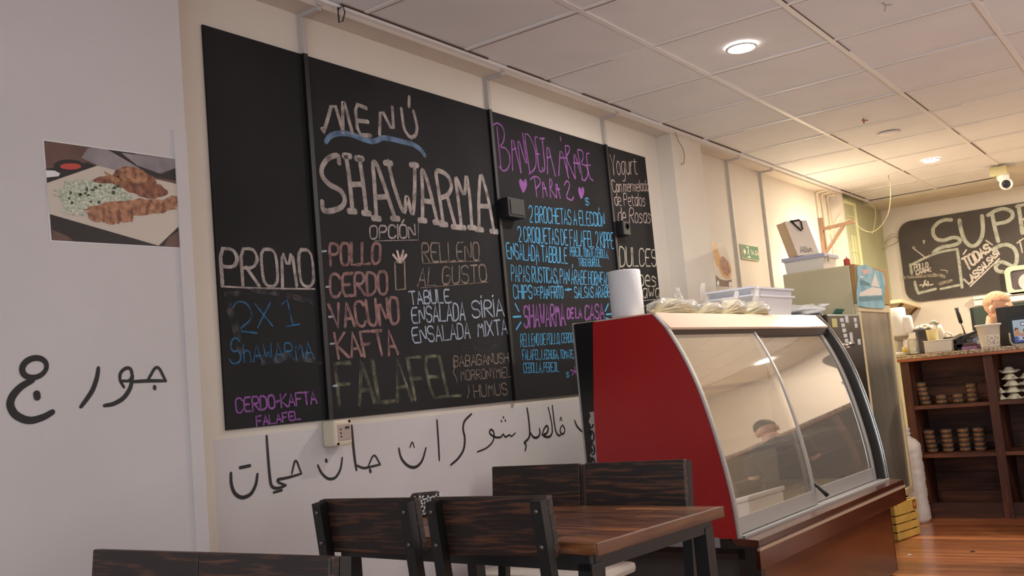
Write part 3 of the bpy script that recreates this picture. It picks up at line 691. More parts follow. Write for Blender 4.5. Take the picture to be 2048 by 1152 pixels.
brush('wall_lettering', 'last black Arabic word beside the display case', [([(275,185),(290,270),(305,430),(300,480),(275,515),(242,540),(268,555),(258,620)], 22), ([(305,430),(345,492),(390,485),(410,445),(403,395)], 22), ([(428,462),(450,395),(480,358),(496,400),(478,445),(430,465),(500,488),(536,445),(532,350),(493,178)], 22), ([(535,158),(550,300),(570,430),(598,468),(620,462)], 20), ([(640,358),(664,400),(658,440),(636,455),(614,430),(618,385),(640,358)], 18), ([(613,315),(622,268),(632,315)], 12)], ZC, -0.1, 0.00046)
brush('wall_lettering', 'short black brush stroke half hidden by the display case edge', [([(762,312),(785,372),(838,425)], 20)], ZC, -0.1, 0.00046)

# ------------------------------------------------------------------ food prints and exit sign on the left wall
def flat(mb, pts, lift, zoom, x):
    mb.poly([at(zoom[0]+a/zoom[2], zoom[1]+b/zoom[2], 'x', x+lift) for a, b in pts])
def blob(cx, cy, a, b, n=26, j=0.12, sd=1, rot=0.0):
    r = random.Random(sd); out = []
    for k in range(n):
        t = 2*PI*k/n; s = 1+r.uniform(-j, j); x = a*s*math.cos(t); y = b*s*math.sin(t)
        out.append((cx+x*math.cos(rot)-y*math.sin(rot), cy+x*math.sin(rot)+y*math.cos(rot)))
    return out
ZF = (0, 200, 3.2)
P_meat = mat('printed_meat', s2l((124, 78, 56)), 0.45, col2=s2l((196, 140, 102)), scale=60, detail=5)
P_meatd = mat('printed_meat_dark', s2l((100, 58, 44)), 0.45, col2=s2l((164, 104, 72)), scale=60, detail=5)
P_slaw = mat('printed_slaw', s2l((146, 156, 124)), 0.5, col2=s2l((222, 222, 204)), scale=170, detail=5)
P_plate = mat('printed_plate', s2l((206, 192, 176)), 0.45)
P_brown = mat('printed_table', s2l((108, 76, 66)), 0.45, var=0.2, scale=9)
P_dark = mat('printed_dark', s2l((40, 30, 30)), 0.45)
P_nap = mat('printed_napkin', s2l((128, 118, 122)), 0.45, col2=s2l((164, 154, 152)), scale=9)
P_red = mat('printed_sauce', s2l((196, 72, 62)), 0.45)
P_leaf = mat('printed_herb', s2l((58, 78, 58)), 0.5)
t = thing('food_print', 'printed photo of a plate with skewered meat and slaw, taped to the near wall', 'picture', tuple(at(225, 385, 'x', 0.0)))
mb = MB(); flat(mb, [(272,252),(1140,374),(1182,950),(322,905)], 0.0006, ZF, 0.0); o = mb.build('paper', M_paper, t, fix=False); o.matrix_parent_inverse = Matrix.Translation(-Vector(t.location))
mb = MB(); ms = [P_brown, P_nap, P_dark, P_plate, P_slaw, P_meatd, P_meat, P_red, M_white, P_leaf]
def L(i, pts, lf): mb.cur = i; flat(mb, pts, lf, ZF, 0.0)
L(0, [(281,260),(1137,379),(1178,945),(331,897)], 0.0012)
L(2, [(294,440),(560,400),(620,420),(300,530)], 0.0015); L(2, [(680,316),(860,340),(1030,475),(1137,432),(1146,520),(900,480)], 0.0015)
L(1, [(600,303),(690,318),(900,440),(880,470),(640,425),(520,370),(560,310)], 0.0017); L(1, [(775,338),(1137,380),(1138,430),(1020,470),(880,420)], 0.0018)
L(2, [(322,735),(500,770),(980,925),(1178,790),(1178,944),(333,897)], 0.0015); L(0, [(333,830),(430,870),(470,902),(333,897)], 0.0017); L(0, [(1080,880),(1170,820),(1177,944),(1050,935)], 0.0017)
L(2, blob(440,418,95,38,j=0), 0.0019); L(7, blob(452,425,68,20,j=0.03), 0.0021); L(8, [(294,450),(350,452),(385,470),(375,488),(297,496)], 0.0021)
L(3, [(298,532),(622,420),(1150,542),(1172,782),(1015,932),(318,730)], 0.0023)
L(5, blob(870,520,150,80,j=0.08,sd=3,rot=0.35), 0.0026); L(5, blob(680,520,90,36,j=0.1,sd=4,rot=-0.15), 0.0026); L(6, [(665,455),(790,520),(780,570),(700,520)], 0.0028); L(6, blob(850,480,95,48,j=0.1,sd=5,rot=0.2), 0.0028)
L(5, blob(960,580,110,50,j=0.1,sd=6,rot=0.1), 0.0029)
L(4, blob(600,610,240,95,j=0.14,n=44,sd=7,rot=0.12), 0.0031); L(4, blob(500,680,110,60,j=0.2,n=30,sd=8), 0.0032)
for k in range(16):
    r = random.Random(k+40); L(9, blob(430+r.random()*330, 545+r.random()*120, 8+r.random()*10, 6+r.random()*8, 8, 0.3, k), 0.0034)
L(6, blob(850,690,300,52,j=0.1,n=40,sd=9,rot=-0.06), 0.0036)
for cx, cy, a, b_ in ((620,730,60,52),(715,740,60,56),(800,725,52,62),(900,680,60,52),(1000,680,55,45),(1110,650,55,38)): L(6, blob(cx,cy,a,b_,j=0.08,sd=cx), 0.0038); L(5, blob(cx+44,cy+8,9,b_*0.8,j=0.2,sd=cx+1), 0.0040)
L(3, [(415,722),(570,708),(572,715),(416,732)], 0.0040)
o = mb.build('printed_picture', ms, t, fix=False); o.matrix_parent_inverse = Matrix.Translation(-Vector(t.location))

ZG = (1400, 460, 8.2286)
t = thing('food_print', 'narrow printed photo of two filled wraps on the pier by the exit sign', 'picture', tuple(at(1444, 530, 'x', 0.0)))
mb = MB(); flat(mb, [(190,198),(400,222),(525,575),(524,940),(268,925)], 0.0006, ZG, 0.0); o = mb.build('paper', M_paper, t, fix=False); o.matrix_parent_inverse = Matrix.Translation(-Vector(t.location))
mb = MB(); ms = [mat('printed_beige', s2l((222, 204, 182)), 0.35), mat('printed_orange', s2l((206, 150, 92)), 0.35, col2=s2l((226, 186, 130)), scale=60), P_meat, mat('printed_brown_gloss', s2l((132, 108, 94)), 0.25), M_white]
def L(i, pts, lf): mb.cur = i; flat(mb, pts, lf, ZG, 0.0)
L(0, [(194,203),(398,226),(520,578),(520,935),(272,920)], 0.0012)
L(1, [(194,203),(290,215),(235,300),(215,420)], 0.0015); L(1, blob(280,450,50,160,j=0.08,sd=11,rot=-0.15), 0.0016); L(1, blob(410,620,95,190,j=0.05,sd=12,rot=-0.35), 0.0018); L(2, blob(410,600,72,165,j=0.1,sd=13,rot=-0.35), 0.0020)
L(3, [(258,740),(330,810),(430,832),(521,815),(521,936),(272,920)], 0.0019); L(4, blob(298,875,20,44,j=0.05), 0.0022); L(4, blob(497,892,24,44,j=0.05), 0.0022)
o = mb.build('printed_picture', ms, t, fix=False); o.matrix_parent_inverse = Matrix.Translation(-Vector(t.location))

t = thing('exit_sign', 'green exit sign with white arrow and lettering between the grey ducts', 'sign', (-0.1, 2.66, 1.92))
mb = MB(); mb.bbox((0.0, -0.155, -0.053), (0.012, 0.15, 0.053), 0.003); mb.build('backing_plate', mat('sign_edge', s2l((206, 206, 170)), 0.5), t)
mb = MB(); mb.box((0.0122, -0.150, -0.048), (0.013, 0.145, 0.048)); mb.build('green_face', mat('sign_green', s2l((58, 118, 70)), 0.45), t)
mb = MB(); O_ = Vector((-0.1, 2.66, 1.92))
def V(y, z): return Vector((0.0135, y, z))
mb.poly([V(-0.135,0),(V(-0.112,0.028)),V(-0.112,0.012),V(-0.09,0.012),V(-0.09,-0.012),V(-0.112,-0.012),V(-0.112,-0.028)])
mb.poly([V(-0.075,-0.04),V(-0.015,-0.04),V(-0.015,-0.03),V(-0.065,-0.03)]); mb.poly([V(-0.075,0.04),V(-0.03,0.04),V(-0.03,0.03),V(-0.065,0.03)])
for pts, w_ in (([V(-0.045,0.02),V(-0.05,0.0)],0.016), ([V(-0.05,0.0),V(-0.035,-0.014),V(-0.045,-0.03)],0.008), ([V(-0.05,0.0),V(-0.068,-0.012)],0.008), ([V(-0.05,0.016),V(-0.03,0.006)],0.006), ([V(-0.042,0.032),V(-0.041,0.033)],0.012)): ribbon(mb, pts, w_, (1,0,0), 0.0004)
text(mb, 'SALIDA', [V(0.0,-0.012),V(0.132,-0.012),V(0.132,0.016),V(0.0,0.016)], 0.006, nrm=(1,0,0), jit=0)
mb.build('pictogram', mat('sign_white', s2l((232, 236, 210)), 0.5), t, fix=False)

# ------------------------------------------------------------------ curved glass display case
ANG = math.atan2(0.07, 1.81)
LEN = 1.81
case = thing('display_case', 'large curved glass display case with a red end panel and brown base', 'display case', (0.98, -0.34, 0), PI/2-ANG)
CM = Matrix.Translation((0.98, -0.34, 0)) @ Matrix.Rotation(PI/2-ANG, 4, 'Z')
curve = [(0.083,0.478),(0.089,0.605),(0.108,0.737),(0.138,0.89),(0.181,1.057),(0.237,1.199),(0.296,1.305)]
def cv(z):
    for (v0, z0), (v1, z1) in zip(curve, curve[1:]):
        if z <= z1: return v0+(v1-v0)*(z-z0)/(z1-z0)
    return curve[-1][0]
zs = [0.478+(1.305-0.478)*k/24 for k in range(25)]
def csm(z):  # smoothed curve
    return sum(cv(max(0.478, min(1.305, z+d)))-( -0.0)*d for d in (-0.05,-0.025,0,0.025,0.05))/5 if 0.53 < z < 1.25 else cv(z)
prof = [(csm(z), z) for z in zs]
def shift(p, d): return [(v+d, z) for v, z in p]
def strip(mb, p, u0, u1, th=0.0):
    """curved sheet along the front profile"""
    n = len(p)
    if th == 0: mb.add([(u0, v, z) for v, z in p]+[(u1, v, z) for v, z in p], [(i, i+1, n+i+1, n+i) for i in range(n-1)], True)
    else:
        q = [(v+th, z) for v, z in p]
        vs = [(u, v, z) for u in (u0, u1) for pp in (p, q) for v, z in pp]
        fs = []
        for i in range(n-1): fs += [(i, i+1, 2*n+i+1, 2*n+i), (n+i, 3*n+i, 3*n+i+1, n+i+1), (i, n+i, n+i+1, i+1), (2*n+i, 2*n+i+1, 3*n+i+1, 3*n+i)]
        fs += [(0, 2*n, 3*n, n), (n-1, 2*n-1, 4*n-1, 3*n-1)]
        mb.add(vs, fs)
pnl = prof + [(0.346,1.365),(0.634,1.365),(0.672,1.0),(0.696,0.478)]
mb = MB(); mb.prism(pnl, 'x', 0.0, 0.022); lab(mb.build('end_panel', M_red, case), 'red curved end panel facing the tables')
mb = MB(); strip(mb, shift(prof+[(0.346,1.365)], -0.006), -0.003, 0.004, 0.006); strip(mb, shift(prof+[(0.346,1.365)], -0.008), 0.004, 0.024, 0.006); mb.build('end_trim', M_alu, case)
mb = MB(); mb.prism(prof+[(0.346,1.365),(0.738,1.375),(0.738,0.478)], 'x', LEN-0.022, LEN); mb.build('end_panel', M_darkmetal, case)
mb = MB(); strip(mb, shift(prof+[(0.346,1.372)], -0.006), LEN-0.012, LEN-0.006, 0.010); strip(mb, shift(prof+[(0.346,1.372)], -0.012), LEN+0.003, LEN+0.011, 0.012); mb.build('end_trim', M_chrome, case)
# black strip behind the red panel, white floral marks low down
mb = MB(); mb.box((0.004, 0.634, 0.46), (0.020, 0.738, 1.368)); st_ = mb.build('rear_strip', mat('gloss_black_panel', s2l((24, 21, 22)), 0.3), case)
def redge(z): return 0.634+(1.365-z)*0.104 if z > 1.0 else 0.672+(1.0-z)*0.046
mb = MB(); rr = random.Random(5)
L0 = [(redge(0.47+k*0.018)-0.004, 0.47+k*0.018) for k in range(30)]
L1 = [(min(0.733, v+0.026+0.016*rr.random()*(1 if k % 2 else -0.6)), z) for k, (v, z) in enumerate(L0)]
for k in range(29): mb.quad((0.0032, *L0[k]), (0.0032, *L1[k]), (0.0032, *L1[k+1]), (0.0032, *L0[k+1]))
mb.build('torn_white_film', mat('white_film', s2l((176, 168, 162)), 0.6), st_, fix=False)
mb = MB()
for k in range(9):
    zc = 0.50+k*0.056; vc = redge(zc)+0.020+0.006*rr.random(); a0 = rr.random()*6
    ribbon(mb, [(0.0028, vc+0.013*math.cos(a0+t_*0.55), zc+0.022*math.sin(a0+t_*0.55)) for t_ in range(8)], 0.008, (-1,0,0), 0.0)
mb.build('curl_pattern', M_ink, st_, fix=False)
mb = MB(); mb.box((0.002, 0.734, 0.46), (0.024, 0.742, 1.372)); mb.build('corner_trim', M_alu, st_)
# top, fascia
mb = MB(); mb.box((0.022, 0.346, 1.352), (LEN-0.022, 0.738, 1.372)); mb.build('top_panel', M_creamplastic, case)
mb = MB(); mb.prism([(0.346,1.3715),(0.282,1.304),(0.288,1.296),(0.356,1.352)], 'x', 0.022, LEN-0.028); mb.build('fascia', mat('glossy_cream_fascia', s2l((232, 204, 180)), 0.18), case)
mb = MB(); mb.prism([(0.290,1.3035),(0.345,1.352),(0.36,1.352),(0.315,1.262),(0.297,1.262)], 'x', 0.024, LEN-0.024); mb.build('top_rail', mat('brown_rail', s2l((64, 50, 44)), 0.4), case)
# base
mb = MB()
mb.box((0.03, 0.07, 0.02), (LEN-0.045, 0.084, 0.44)); mb.box((0.03, 0.70, 0.02), (LEN-0.045, 0.72, 0.44)); mb.box((LEN-0.06, 0.07, 0.02), (LEN-0.045, 0.72, 0.44)); mb.box((0.03, 0.08, 0.02), (LEN-0.05, 0.72, 0.04))
mb.build('base_cabinet', M_lam, case)
mb = MB()
for v in (0.05, 0.66): mb.box((0.004, v, 0.0), (0.034, v+0.04, 0.44))
mb.box((0.004, 0.06, 0.40), (0.034, 0.70, 0.44)); mb.box((0.004, 0.05, 0.0), (0.03, 0.70, 0.05)); mb.build('base_frame', mat('dark_brown_frame', s2l((46, 32, 24)), 0.5), case)
mb = MB(); mb.box((0.034, 0.084, 0.04), (0.044, 0.70, 0.40)); mb.build('base_end_panel', mat('dark_grey_sheet', s2l((78, 74, 72)), 0.5, var=0.1, scale=5), case)
mb = MB(); mb.box((-0.001, 0.16, 0.443), (0.02, 0.69, 0.482)); lab(mb.build('end_sill', mat('grey_strip', s2l((150, 146, 148)), 0.5), case), 'light grey strip under the red end panel')
mb = MB(); mb.box((0.004, 0.05, 0.42), (LEN+0.01, 0.74, 0.472)); mb.build('floor_deck', M_darkmetal, case)
mb = MB(); mb.prism([(0.0,0.474),(0.0,0.452),(0.006,0.446),(0.09,0.452),(0.11,0.478),(0.075,0.4785)], 'x', 0.0, LEN+0.005); mb.build('ledge_top', M_lam, case)
mb = MB(); mb.box((0.0, 0.0005, 0.366), (LEN+0.015, 0.02, 0.436)); mb.box((LEN-0.005, 0.0005, 0.366), (LEN+0.015, 0.10, 0.455)); mb.build('ledge_fascia', M_lam, case)
mb = MB(); mb.box((-0.001, -0.003, 0.434), (LEN+0.015, 0.008, 0.4455)); mb.build('ledge_edging', mat('worn_edging', s2l((176, 150, 128)), 0.4), case)
mb = MB(); mb.box((0.0, 0.004, 0.30), (0.035, 0.06, 0.45)); mb.build('corner_block', M_darkmetal, case)
# tracks, sliding curved doors
mb = MB(); mb.box((0.02, 0.060, 0.474), (LEN-0.02, 0.072, 0.486)); mb.box((0.02, 0.072, 0.474), (LEN-0.02, 0.125, 0.482)); mb.build('sliding_track', mat('track_grey', s2l((150, 146, 142)), 0.6), case)
def door(nm, u0, u1, d, lb):
    p = shift([(csm(0.486), 0.486)]+prof[1:], d)
    mb = MB(); strip(mb, p, u0, u1); g = lab(mb.build('glass_door', M_glass, case, fix=False), lb)
    mb = MB(); low = [x for x in p if x[1] < 0.575]; strip(mb, shift(low, -0.004), u0, u1, 0.008); mb.build('bottom_rail', M_alu, g)
    mb = MB(); strip(mb, shift(p, -0.005), u0, u0+0.018, 0.010); strip(mb, shift(p, -0.005), u1-0.018, u1, 0.010); mb.build('stile', M_alu, g)
    return g
door('l', 0.03, 0.86, 0.016, 'near curved sliding glass door'); gd = door('r', 0.82, LEN-0.06, 0.036, 'far curved sliding glass door')
mb = MB(); mb.tube([(0.86, 0.115, 0.59), (0.875, 0.07, 0.54), (0.885, 0.055, 0.518)], [0.006, 0.009, 0.010], 8); mb.build('door_handle', M_black, gd)
# inside
mb = MB(); mb.tube([(0.10, 0.42, 1.335), (LEN-0.10, 0.42, 1.335)], 0.012, 10); mb.build('added_fill_tube', mat('tube_glow', (1, 1, 1), 0.5, emit=(1.0, 0.9, 0.72), estr=5.0), case)  # unseen tube added to brighten the case interior
mb = MB(); mb.box((0.024, 0.66, 0.47), (LEN-0.024, 0.672, 1.35)); mb.box((0.024, 0.13, 0.472), (LEN-0.024, 0.66, 0.49))
mb.prism([(v+0.03, z) for v, z in prof]+[(0.66,1.34),(0.66,0.478)], 'x', 0.023, 0.03)
mb.build('inner_lining', M_caseint, case)
for z, v0, nm in ((1.04, 0.25, 'a'), (0.76, 0.19, 'b')):
    mb = MB(); mb.box((0.04, v0, z), (LEN-0.04, 0.655, z+0.006)); sh = mb.build('glass_shelf', M_jarg, case)
    mb = MB()
    for u, w_ in ((0.032, 0.10), (LEN-0.135, 0.11)): mb.box((u, v0-0.012, z-0.034), (u+w_, v0+0.03, z-0.002)); mb.box((u+w_/2-0.006, v0+0.03, z-0.03), (u+w_/2+0.006, 0.655, z-0.002))
    mb.box((0.04, v0-0.004, z-0.002), (LEN-0.04, v0+0.004, z+0.014))
    mb.build('shelf_bracket', mat('brown_bracket', s2l((58, 44, 34)), 0.5), sh)

# things on top of the case
def incase(u, v, z): return CM @ Vector((u, v, z))
CR_ = PI/2-ANG
t = thing('paper_towel_roll', 'tall white paper roll standing on the near end of the display case', 'paper roll', incase(0.085, 0.51, 1.372), CR_)
mb = MB(); mb.lathe([(0.012,0.0),(0.067,0.0),(0.069,0.004),(0.069,0.192),(0.067,0.196),(0.02,0.196)], 36); mb.build('roll', M_paper, t)
mb = MB(); mb.lathe([(0.016,0.0),(0.0205,0.0),(0.0205,0.198),(0.016,0.198)], 16); mb.build('core', mat('card_tube', s2l((170, 140, 110)), 0.8), t)
M_bread = mat('flat_bread', s2l((196, 180, 136)), 0.7, var=0.12, scale=18)
def bread_bag(u, v, a, b_, h, label, sd, rz=0.0, peaks=()):
    t = thing('bread_bag', label, 'bread bag', incase(u, v, 1.372), CR_+rz, 'bags of flat bread on top of the display case')
    mb = MB(); r = random.Random(sd)
    nl = 7
    for k in range(nl):
        f = k/(nl-1); L_ = a*(1-0.35*f); z = h*(0.12+0.68*f); sh = (r.random()-0.5)*a*0.25
        pts = [(sh-L_+2*L_*q/10, (r.random()-0.5)*b_*0.3, z*(1-abs(q/5-1)**2.2*0.75)+0.006) for q in range(11)]
        bm = bmesh.new(); bmesh.ops.create_uvsphere(bm, u_segments=20, v_segments=10, radius=1)
        for vv in bm.verts:
            x = vv.co.x; d = 1-abs(x)**2.2*0.75
            n_ = 0.12*mnoise.noise(Vector((x*3+sd, vv.co.y*3, k)))
            vv.co = Vector((x*L_+sh, vv.co.y*b_*(0.95-0.35*f)+n_*b_, max(0.002, z*d + vv.co.z*h*0.13 + n_*h*0.4)))
        mb.bm(bm, None, True); bm.free()
    mb.build('flat_breads', M_bread, t)
    mb = MB(); bm = bmesh.new(); bmesh.ops.create_uvsphere(bm, u_segments=36, v_segments=18, radius=1)
    for vv in bm.verts:
        c = vv.co; n_ = mnoise.noise(c*2.6+Vector((sd, 0, 0)))*0.16 + mnoise.noise(c*7+Vector((0, sd, 0)))*0.05
        vv.co = Vector((c.x*a*1.1*(1+n_), c.y*b_*1.08*(1+n_), max(0.001, (h*0.44+c.z*h*0.50)*(1+1.6*n_))))
    mb.bm(bm, None, True); bm.free()
    for px_, ph_ in peaks:
        n = 7; vs = []
        for i in range(6):
            f = i/5; w_ = 0.028*(1-f)**0.7+0.006+0.012*f
            for q in range(n): vs.append((px_+w_*math.cos(2*PI*q/n)+0.012*math.sin(f*5+sd), 0.4*w_*math.sin(2*PI*q/n), h*0.8+f*ph_))
        mb.add(vs, [(i*n+q, i*n+(q+1) % n, (i+1)*n+(q+1) % n, (i+1)*n+q) for i in range(5) for q in range(n)], True)
    mb.build('plastic_bag', M_wrap, t)
bread_bag(0.31, 0.415, 0.18, 0.066, 0.074, 'clear bag of long flat breads nearest the paper roll', 1, 0.0, ((0.06, 0.06),))
bread_bag(0.615, 0.405, 0.112, 0.056, 0.060, 'second clear bread bag from the paper roll, thinner and low', 2, 0.0, ((-0.02, 0.10),))
bread_bag(0.862, 0.405, 0.12, 0.062, 0.080, 'third clear bread bag from the paper roll, folded over the case edge', 3, 0.1, ((0.10, 0.06),))
bread_bag(1.095, 0.385, 0.104, 0.05, 0.070, 'clear bread bag in front of the white plastic bins', 4, -0.1, ((0.03, 0.09),))
M_bin = mat('frosted_plastic', s2l((206, 207, 214)), 0.4, spec=0.4)
def bin_(u, v, z, L_, D_, h, label):
    t = thing('storage_bin', label, 'plastic bin', incase(u, v, z), CR_, 'white plastic bins stacked on the display case')
    mb = MB()
    o4 = lambda s, zz: [(-L_/2*s, -D_/2*s, zz), (L_/2*s, -D_/2*s, zz), (L_/2*s, D_/2*s, zz), (-L_/2*s, D_/2*s, zz)]
    vs = o4(0.90, 0.0)+o4(1.0, h)+o4(0.97, h)+o4(0.87, 0.006)
    fs = [(3,2,1,0)]+[(i, (i+1) % 4, 4+(i+1) % 4, 4+i) for i in range(4)]+[(4+i, 4+(i+1) % 4, 8+(i+1) % 4, 8+i) for i in range(4)]+[(8+i, 8+(i+1) % 4, 12+(i+1) % 4, 12+i) for i in range(4)]+[(12,13,14,15)]
    mb.add(vs, fs); mb.build('tub', M_bin, t)
    mb = MB(); a, b_ = L_/2+0.006, D_/2+0.006
    for p, q in (((-a,-b_),(a,-b_)), ((a,-b_),(a,b_)), ((a,b_),(-a,b_)), ((-a,b_),(-a,-b_))): mb.bar((p[0],p[1],h-0.004), (q[0],q[1],h-0.004), 0.012, 0.010)
    mb.build('rim', M_bin, t)
bin_(1.475, 0.565, 1.3725, 0.54, 0.24, 0.115, 'lower white plastic bin on the far end of the display case')
bin_(1.475, 0.565, 1.4125, 0.54, 0.24, 0.115, 'upper white plastic bin nested in the one on the display case')

# ------------------------------------------------------------------ black fridge, beige freezer and what stands on them
FA = math.radians(5)
t = thing('black_fridge', 'black fridge with pale magnets between the display case and the beige freezer', 'fridge', (0.708, 1.642, 0), FA*-1)
M_bf = mat('black_fridge_enamel', s2l((44, 38, 34)), 0.32, var=0.15, scale=4)
mb = MB(); mb.bbox((-0.46, 0.0, 0.06), (-0.03, 0.48, 1.385), 0.012); mb.build('cabinet', M_bf, t)
mb = MB(); mb.bbox((-0.028, 0.0, 0.10), (0.0, 0.48, 1.38), 0.008); dr = mb.build('door', M_bf, t)
mb = MB(); mb.tube([(0.0, 0.10, 1.205), (0.045, 0.10, 1.20), (0.05, 0.20, 1.205), (0.0, 0.20, 1.205)], 0.011, 8); mb.build('door_handle', M_chrome, dr)
mb = MB(); mb.box((-0.44, 0.02, 0.0), (-0.05, 0.46, 0.06)); mb.build('plinth', M_ink, t)
def magnets(lst, label, m, z0=0.0):
    for i, (y, z, w_, h_) in enumerate(lst):
        mb = MB(); mb.box((0.0003, -w_/2, -h_/2), (0.003, w_/2, h_/2))
        o = mb.build('fridge_magnet', m); q = Matrix.Translation((0.708, 1.642, 0)) @ Matrix.Rotation(-FA, 4, 'Z')
        o.location = q @ Vector((0, y, z)); o.rotation_euler = (0, 0, -FA); tag(o, label(i) if callable(label) else label, 'magnet', 'pale magnets on the black fridge door')
M_mag = mat('magnet_white', s2l((206, 204, 206)), 0.5, var=0.2, scale=60)
magnets([(0.09, 1.33, 0.07, 0.05)], 'yellow note on the black fridge door, left of the pale magnets', mat('note_yellow', s2l((198, 188, 128)), 0.7))
ords = ['topmost', 'second from top', 'third from top', 'fourth from top', 'fifth from top', 'lowest']
magnets([(0.20+0.008*k, 1.345-0.030*k, 0.05, 0.022) for k in range(6)], lambda i: ords[i]+' strip magnet in the left column on the black fridge', M_mag)
magnets([(0.275, 1.35, 0.045, 0.04), (0.40, 1.345, 0.04, 0.026), (0.405, 1.312, 0.04, 0.026), (0.31, 1.24, 0.04, 0.065), (0.42, 1.215, 0.04, 0.034)],
        lambda i: ['square pale magnet right of the topmost strip magnet', 'upper of two small magnets by the freezer on the black fridge', 'lower of two small magnets by the freezer on the black fridge', 'tall blue grey magnet in the middle of the black fridge door', 'lowest right pale magnet on the black fridge'][i], M_mag)
# on the black fridge
t = thing('plastic_bag', 'crumpled white plastic bag on top of the black fridge', 'plastic bag', (0.52, 1.80, 1.385))
mb = MB(); mb.ell((0, 0, 0.034), (0.13, 0.09, 0.036), 14, None, 0.55, 3, 2.5); mb.ell((-0.15, -0.05, 0.03), (0.12, 0.06, 0.030), 12, None, 0.5, 9, 2.5)
for v in range(len(mb.v)): mb.v[v] = (mb.v[v][0], mb.v[v][1], max(0.001, mb.v[v][2]))
mb.build('crumpled_film', mat('thin_white_film', s2l((226, 222, 216)), 0.35), t)
mb = MB(); mb.tube([(0.10, 0.0, 0.05), (0.16, 0.01, 0.06)], [0.02, 0.002], 8); mb.build('twisted_end', mat('thin_white_film', (1,1,1)), t)
t = thing('green_tray', 'teal green tray edge on the black fridge beside the white bag', 'tray', (0.55, 2.02, 1.385))
mb = MB(); mb.prism([(-0.10,0.0),(0.10,0.0),(0.125,0.035),(0.118,0.035),(0.095,0.005),(-0.095,0.005),(-0.118,0.035),(-0.125,0.035)], 'y', -0.08, 0.08); mb.build('tray', mat('teal_plastic', s2l((56, 120, 104)), 0.45), t)

t = thing('freezer', 'tall beige freezer with a grey panelled door behind the black fridge', 'freezer', (0.71, 2.18, 0.0))
mb = MB(); mb.bbox((-0.42, 0.0, 0.228), (0.0, 0.72, 1.688), 0.008); mb.build('cabinet', M_beige, t)
mb = MB(); 
for a, b_ in (((-0.0, 0.0, 0.228), (0.024, 0.72, 0.27)), ((0.0, 0.0, 1.40), (0.024, 0.72, 1.45)), ((0.0, 0.0, 0.265), (0.024, 0.035, 1.40)), ((0.0, 0.685, 0.265), (0.024, 0.72, 1.40))): mb.bbox(a, b_, 0.004)
fr = mb.build('door_frame', M_beigef, t)
mb = MB(); mb.box((0.004, 0.035, 0.265), (0.012, 0.685, 1.40)); mb.build('door_panel', mat('dirty_steel', s2l((142, 138, 126)), 0.32, 0.55, var=0.18, scale=5, stretch=(1, 1, 0.4)), fr)
mb = MB(); mb.bbox((0.0005, 0.0, 1.452), (0.03, 0.72, 1.69), 0.004); lab(mb.build('header_panel', mat('brown_cardboard', s2l((168, 130, 74)), 0.75), t), 'brown card covering the top of the door')
mb = MB()
for x, y in ((-0.40, 0.02), (-0.03, 0.02), (-0.40, 0.69), (-0.03, 0.69)): mb.box((x-0.012, y, 0.0), (x+0.012, y+0.02, 0.228))
mb.build('leg', M_ink, t)
# curling poster with a sailing boat
PX = 0.745
t = thing('sailboat_poster', 'curling blue poster with a white sailing boat on the beige freezer top', 'poster', tuple(at(1740, 575, 'x', PX)))
inv = Matrix.Translation(-Vector(t.location))
def pp(x, y, lf=0.0): return at(x, y, 'x', PX+lf)
mb = MB(); ol = [(1714,533),(1730,529),(1752,540),(1766,546),(1771,566),(1768,590),(1770,617),(1742,616),(1716,612),(1714,585),(1716,560)]
mb.prism([(q.y, q.z) for q in [pp(*k) for k in ol]], 'x', PX-0.004, PX); o = mb.build('paper', mat('poster_blue', s2l((78, 156, 184)), 0.4, col2=s2l((150, 200, 214)), scale=9), t); o.matrix_parent_inverse = inv
mb = MB(); ms = [mat('poster_white', s2l((226, 220, 212)), 0.4), mat('poster_pink', s2l((214, 178, 178)), 0.4), mat('poster_sea', s2l((52, 118, 138)), 0.4)]
mb.cur = 0; mb.poly([pp(*k, 0.0006) for k in [(1750,545),(1758,570),(1761,572),(1758,574),(1742,572)]]); mb.poly([pp(*k, 0.0006) for k in [(1720,585),(1745,574),(1763,577),(1764,590),(1718,592)]]); mb.poly([pp(*k, 0.0006) for k in [(1720,550),(1730,554),(1722,556)]])
mb.cur = 1; mb.poly([pp(*k, 0.0005) for k in [(1722,540),(1736,538),(1742,545),(1728,550)]])
mb.cur = 2; mb.poly([pp(*k, 0.0007) for k in [(1718,594),(1764,592),(1766,600),(1740,602),(1718,603)]]); mb.poly([pp(*k, 0.0007) for k in [(1720,558),(1738,566),(1742,572),(1720,570)]])
o = mb.build('printed_boat', ms, t, fix=False); o.matrix_parent_inverse = inv
# lidded bin, paper bag, red bottle on the freezer
t = thing('lidded_tub', 'clear plastic tub with a grey blue lid under the tilted paper bag', 'plastic tub', (0.395, 2.46, 1.688))
mb = MB(); a, b_ = 0.118, 0.135
vs = [(-a*s, -b_*s, z) for s, z in ()]; 
o4 = lambda s, zz: [(-a*s-0.02, -b_*s, zz), (a*s, -b_*s, zz), (a*s, b_*s, zz), (-a*s-0.02, b_*s, zz)]
mb.add(o4(0.93, 0.0)+o4(1.0, 0.10), [(3,2,1,0),(4,5,6,7),(0,1,5,4),(1,2,6,5),(2,3,7,6),(3,0,4,7)]); mb.build('tub', mat('milky_plastic', s2l((232, 226, 216)), 0.35), t)
mb = MB(); mb.bbox((-a-0.032, -b_-0.012, 0.10), (a+0.014, b_+0.012, 0.115), 0.005); mb.bbox((-a-0.03, -b_-0.014, 0.09), (a+0.016, b_+0.014, 0.101), 0.003); ld = mb.build('lid', mat('blue_grey_lid', s2l((186, 184, 200)), 0.4), t)
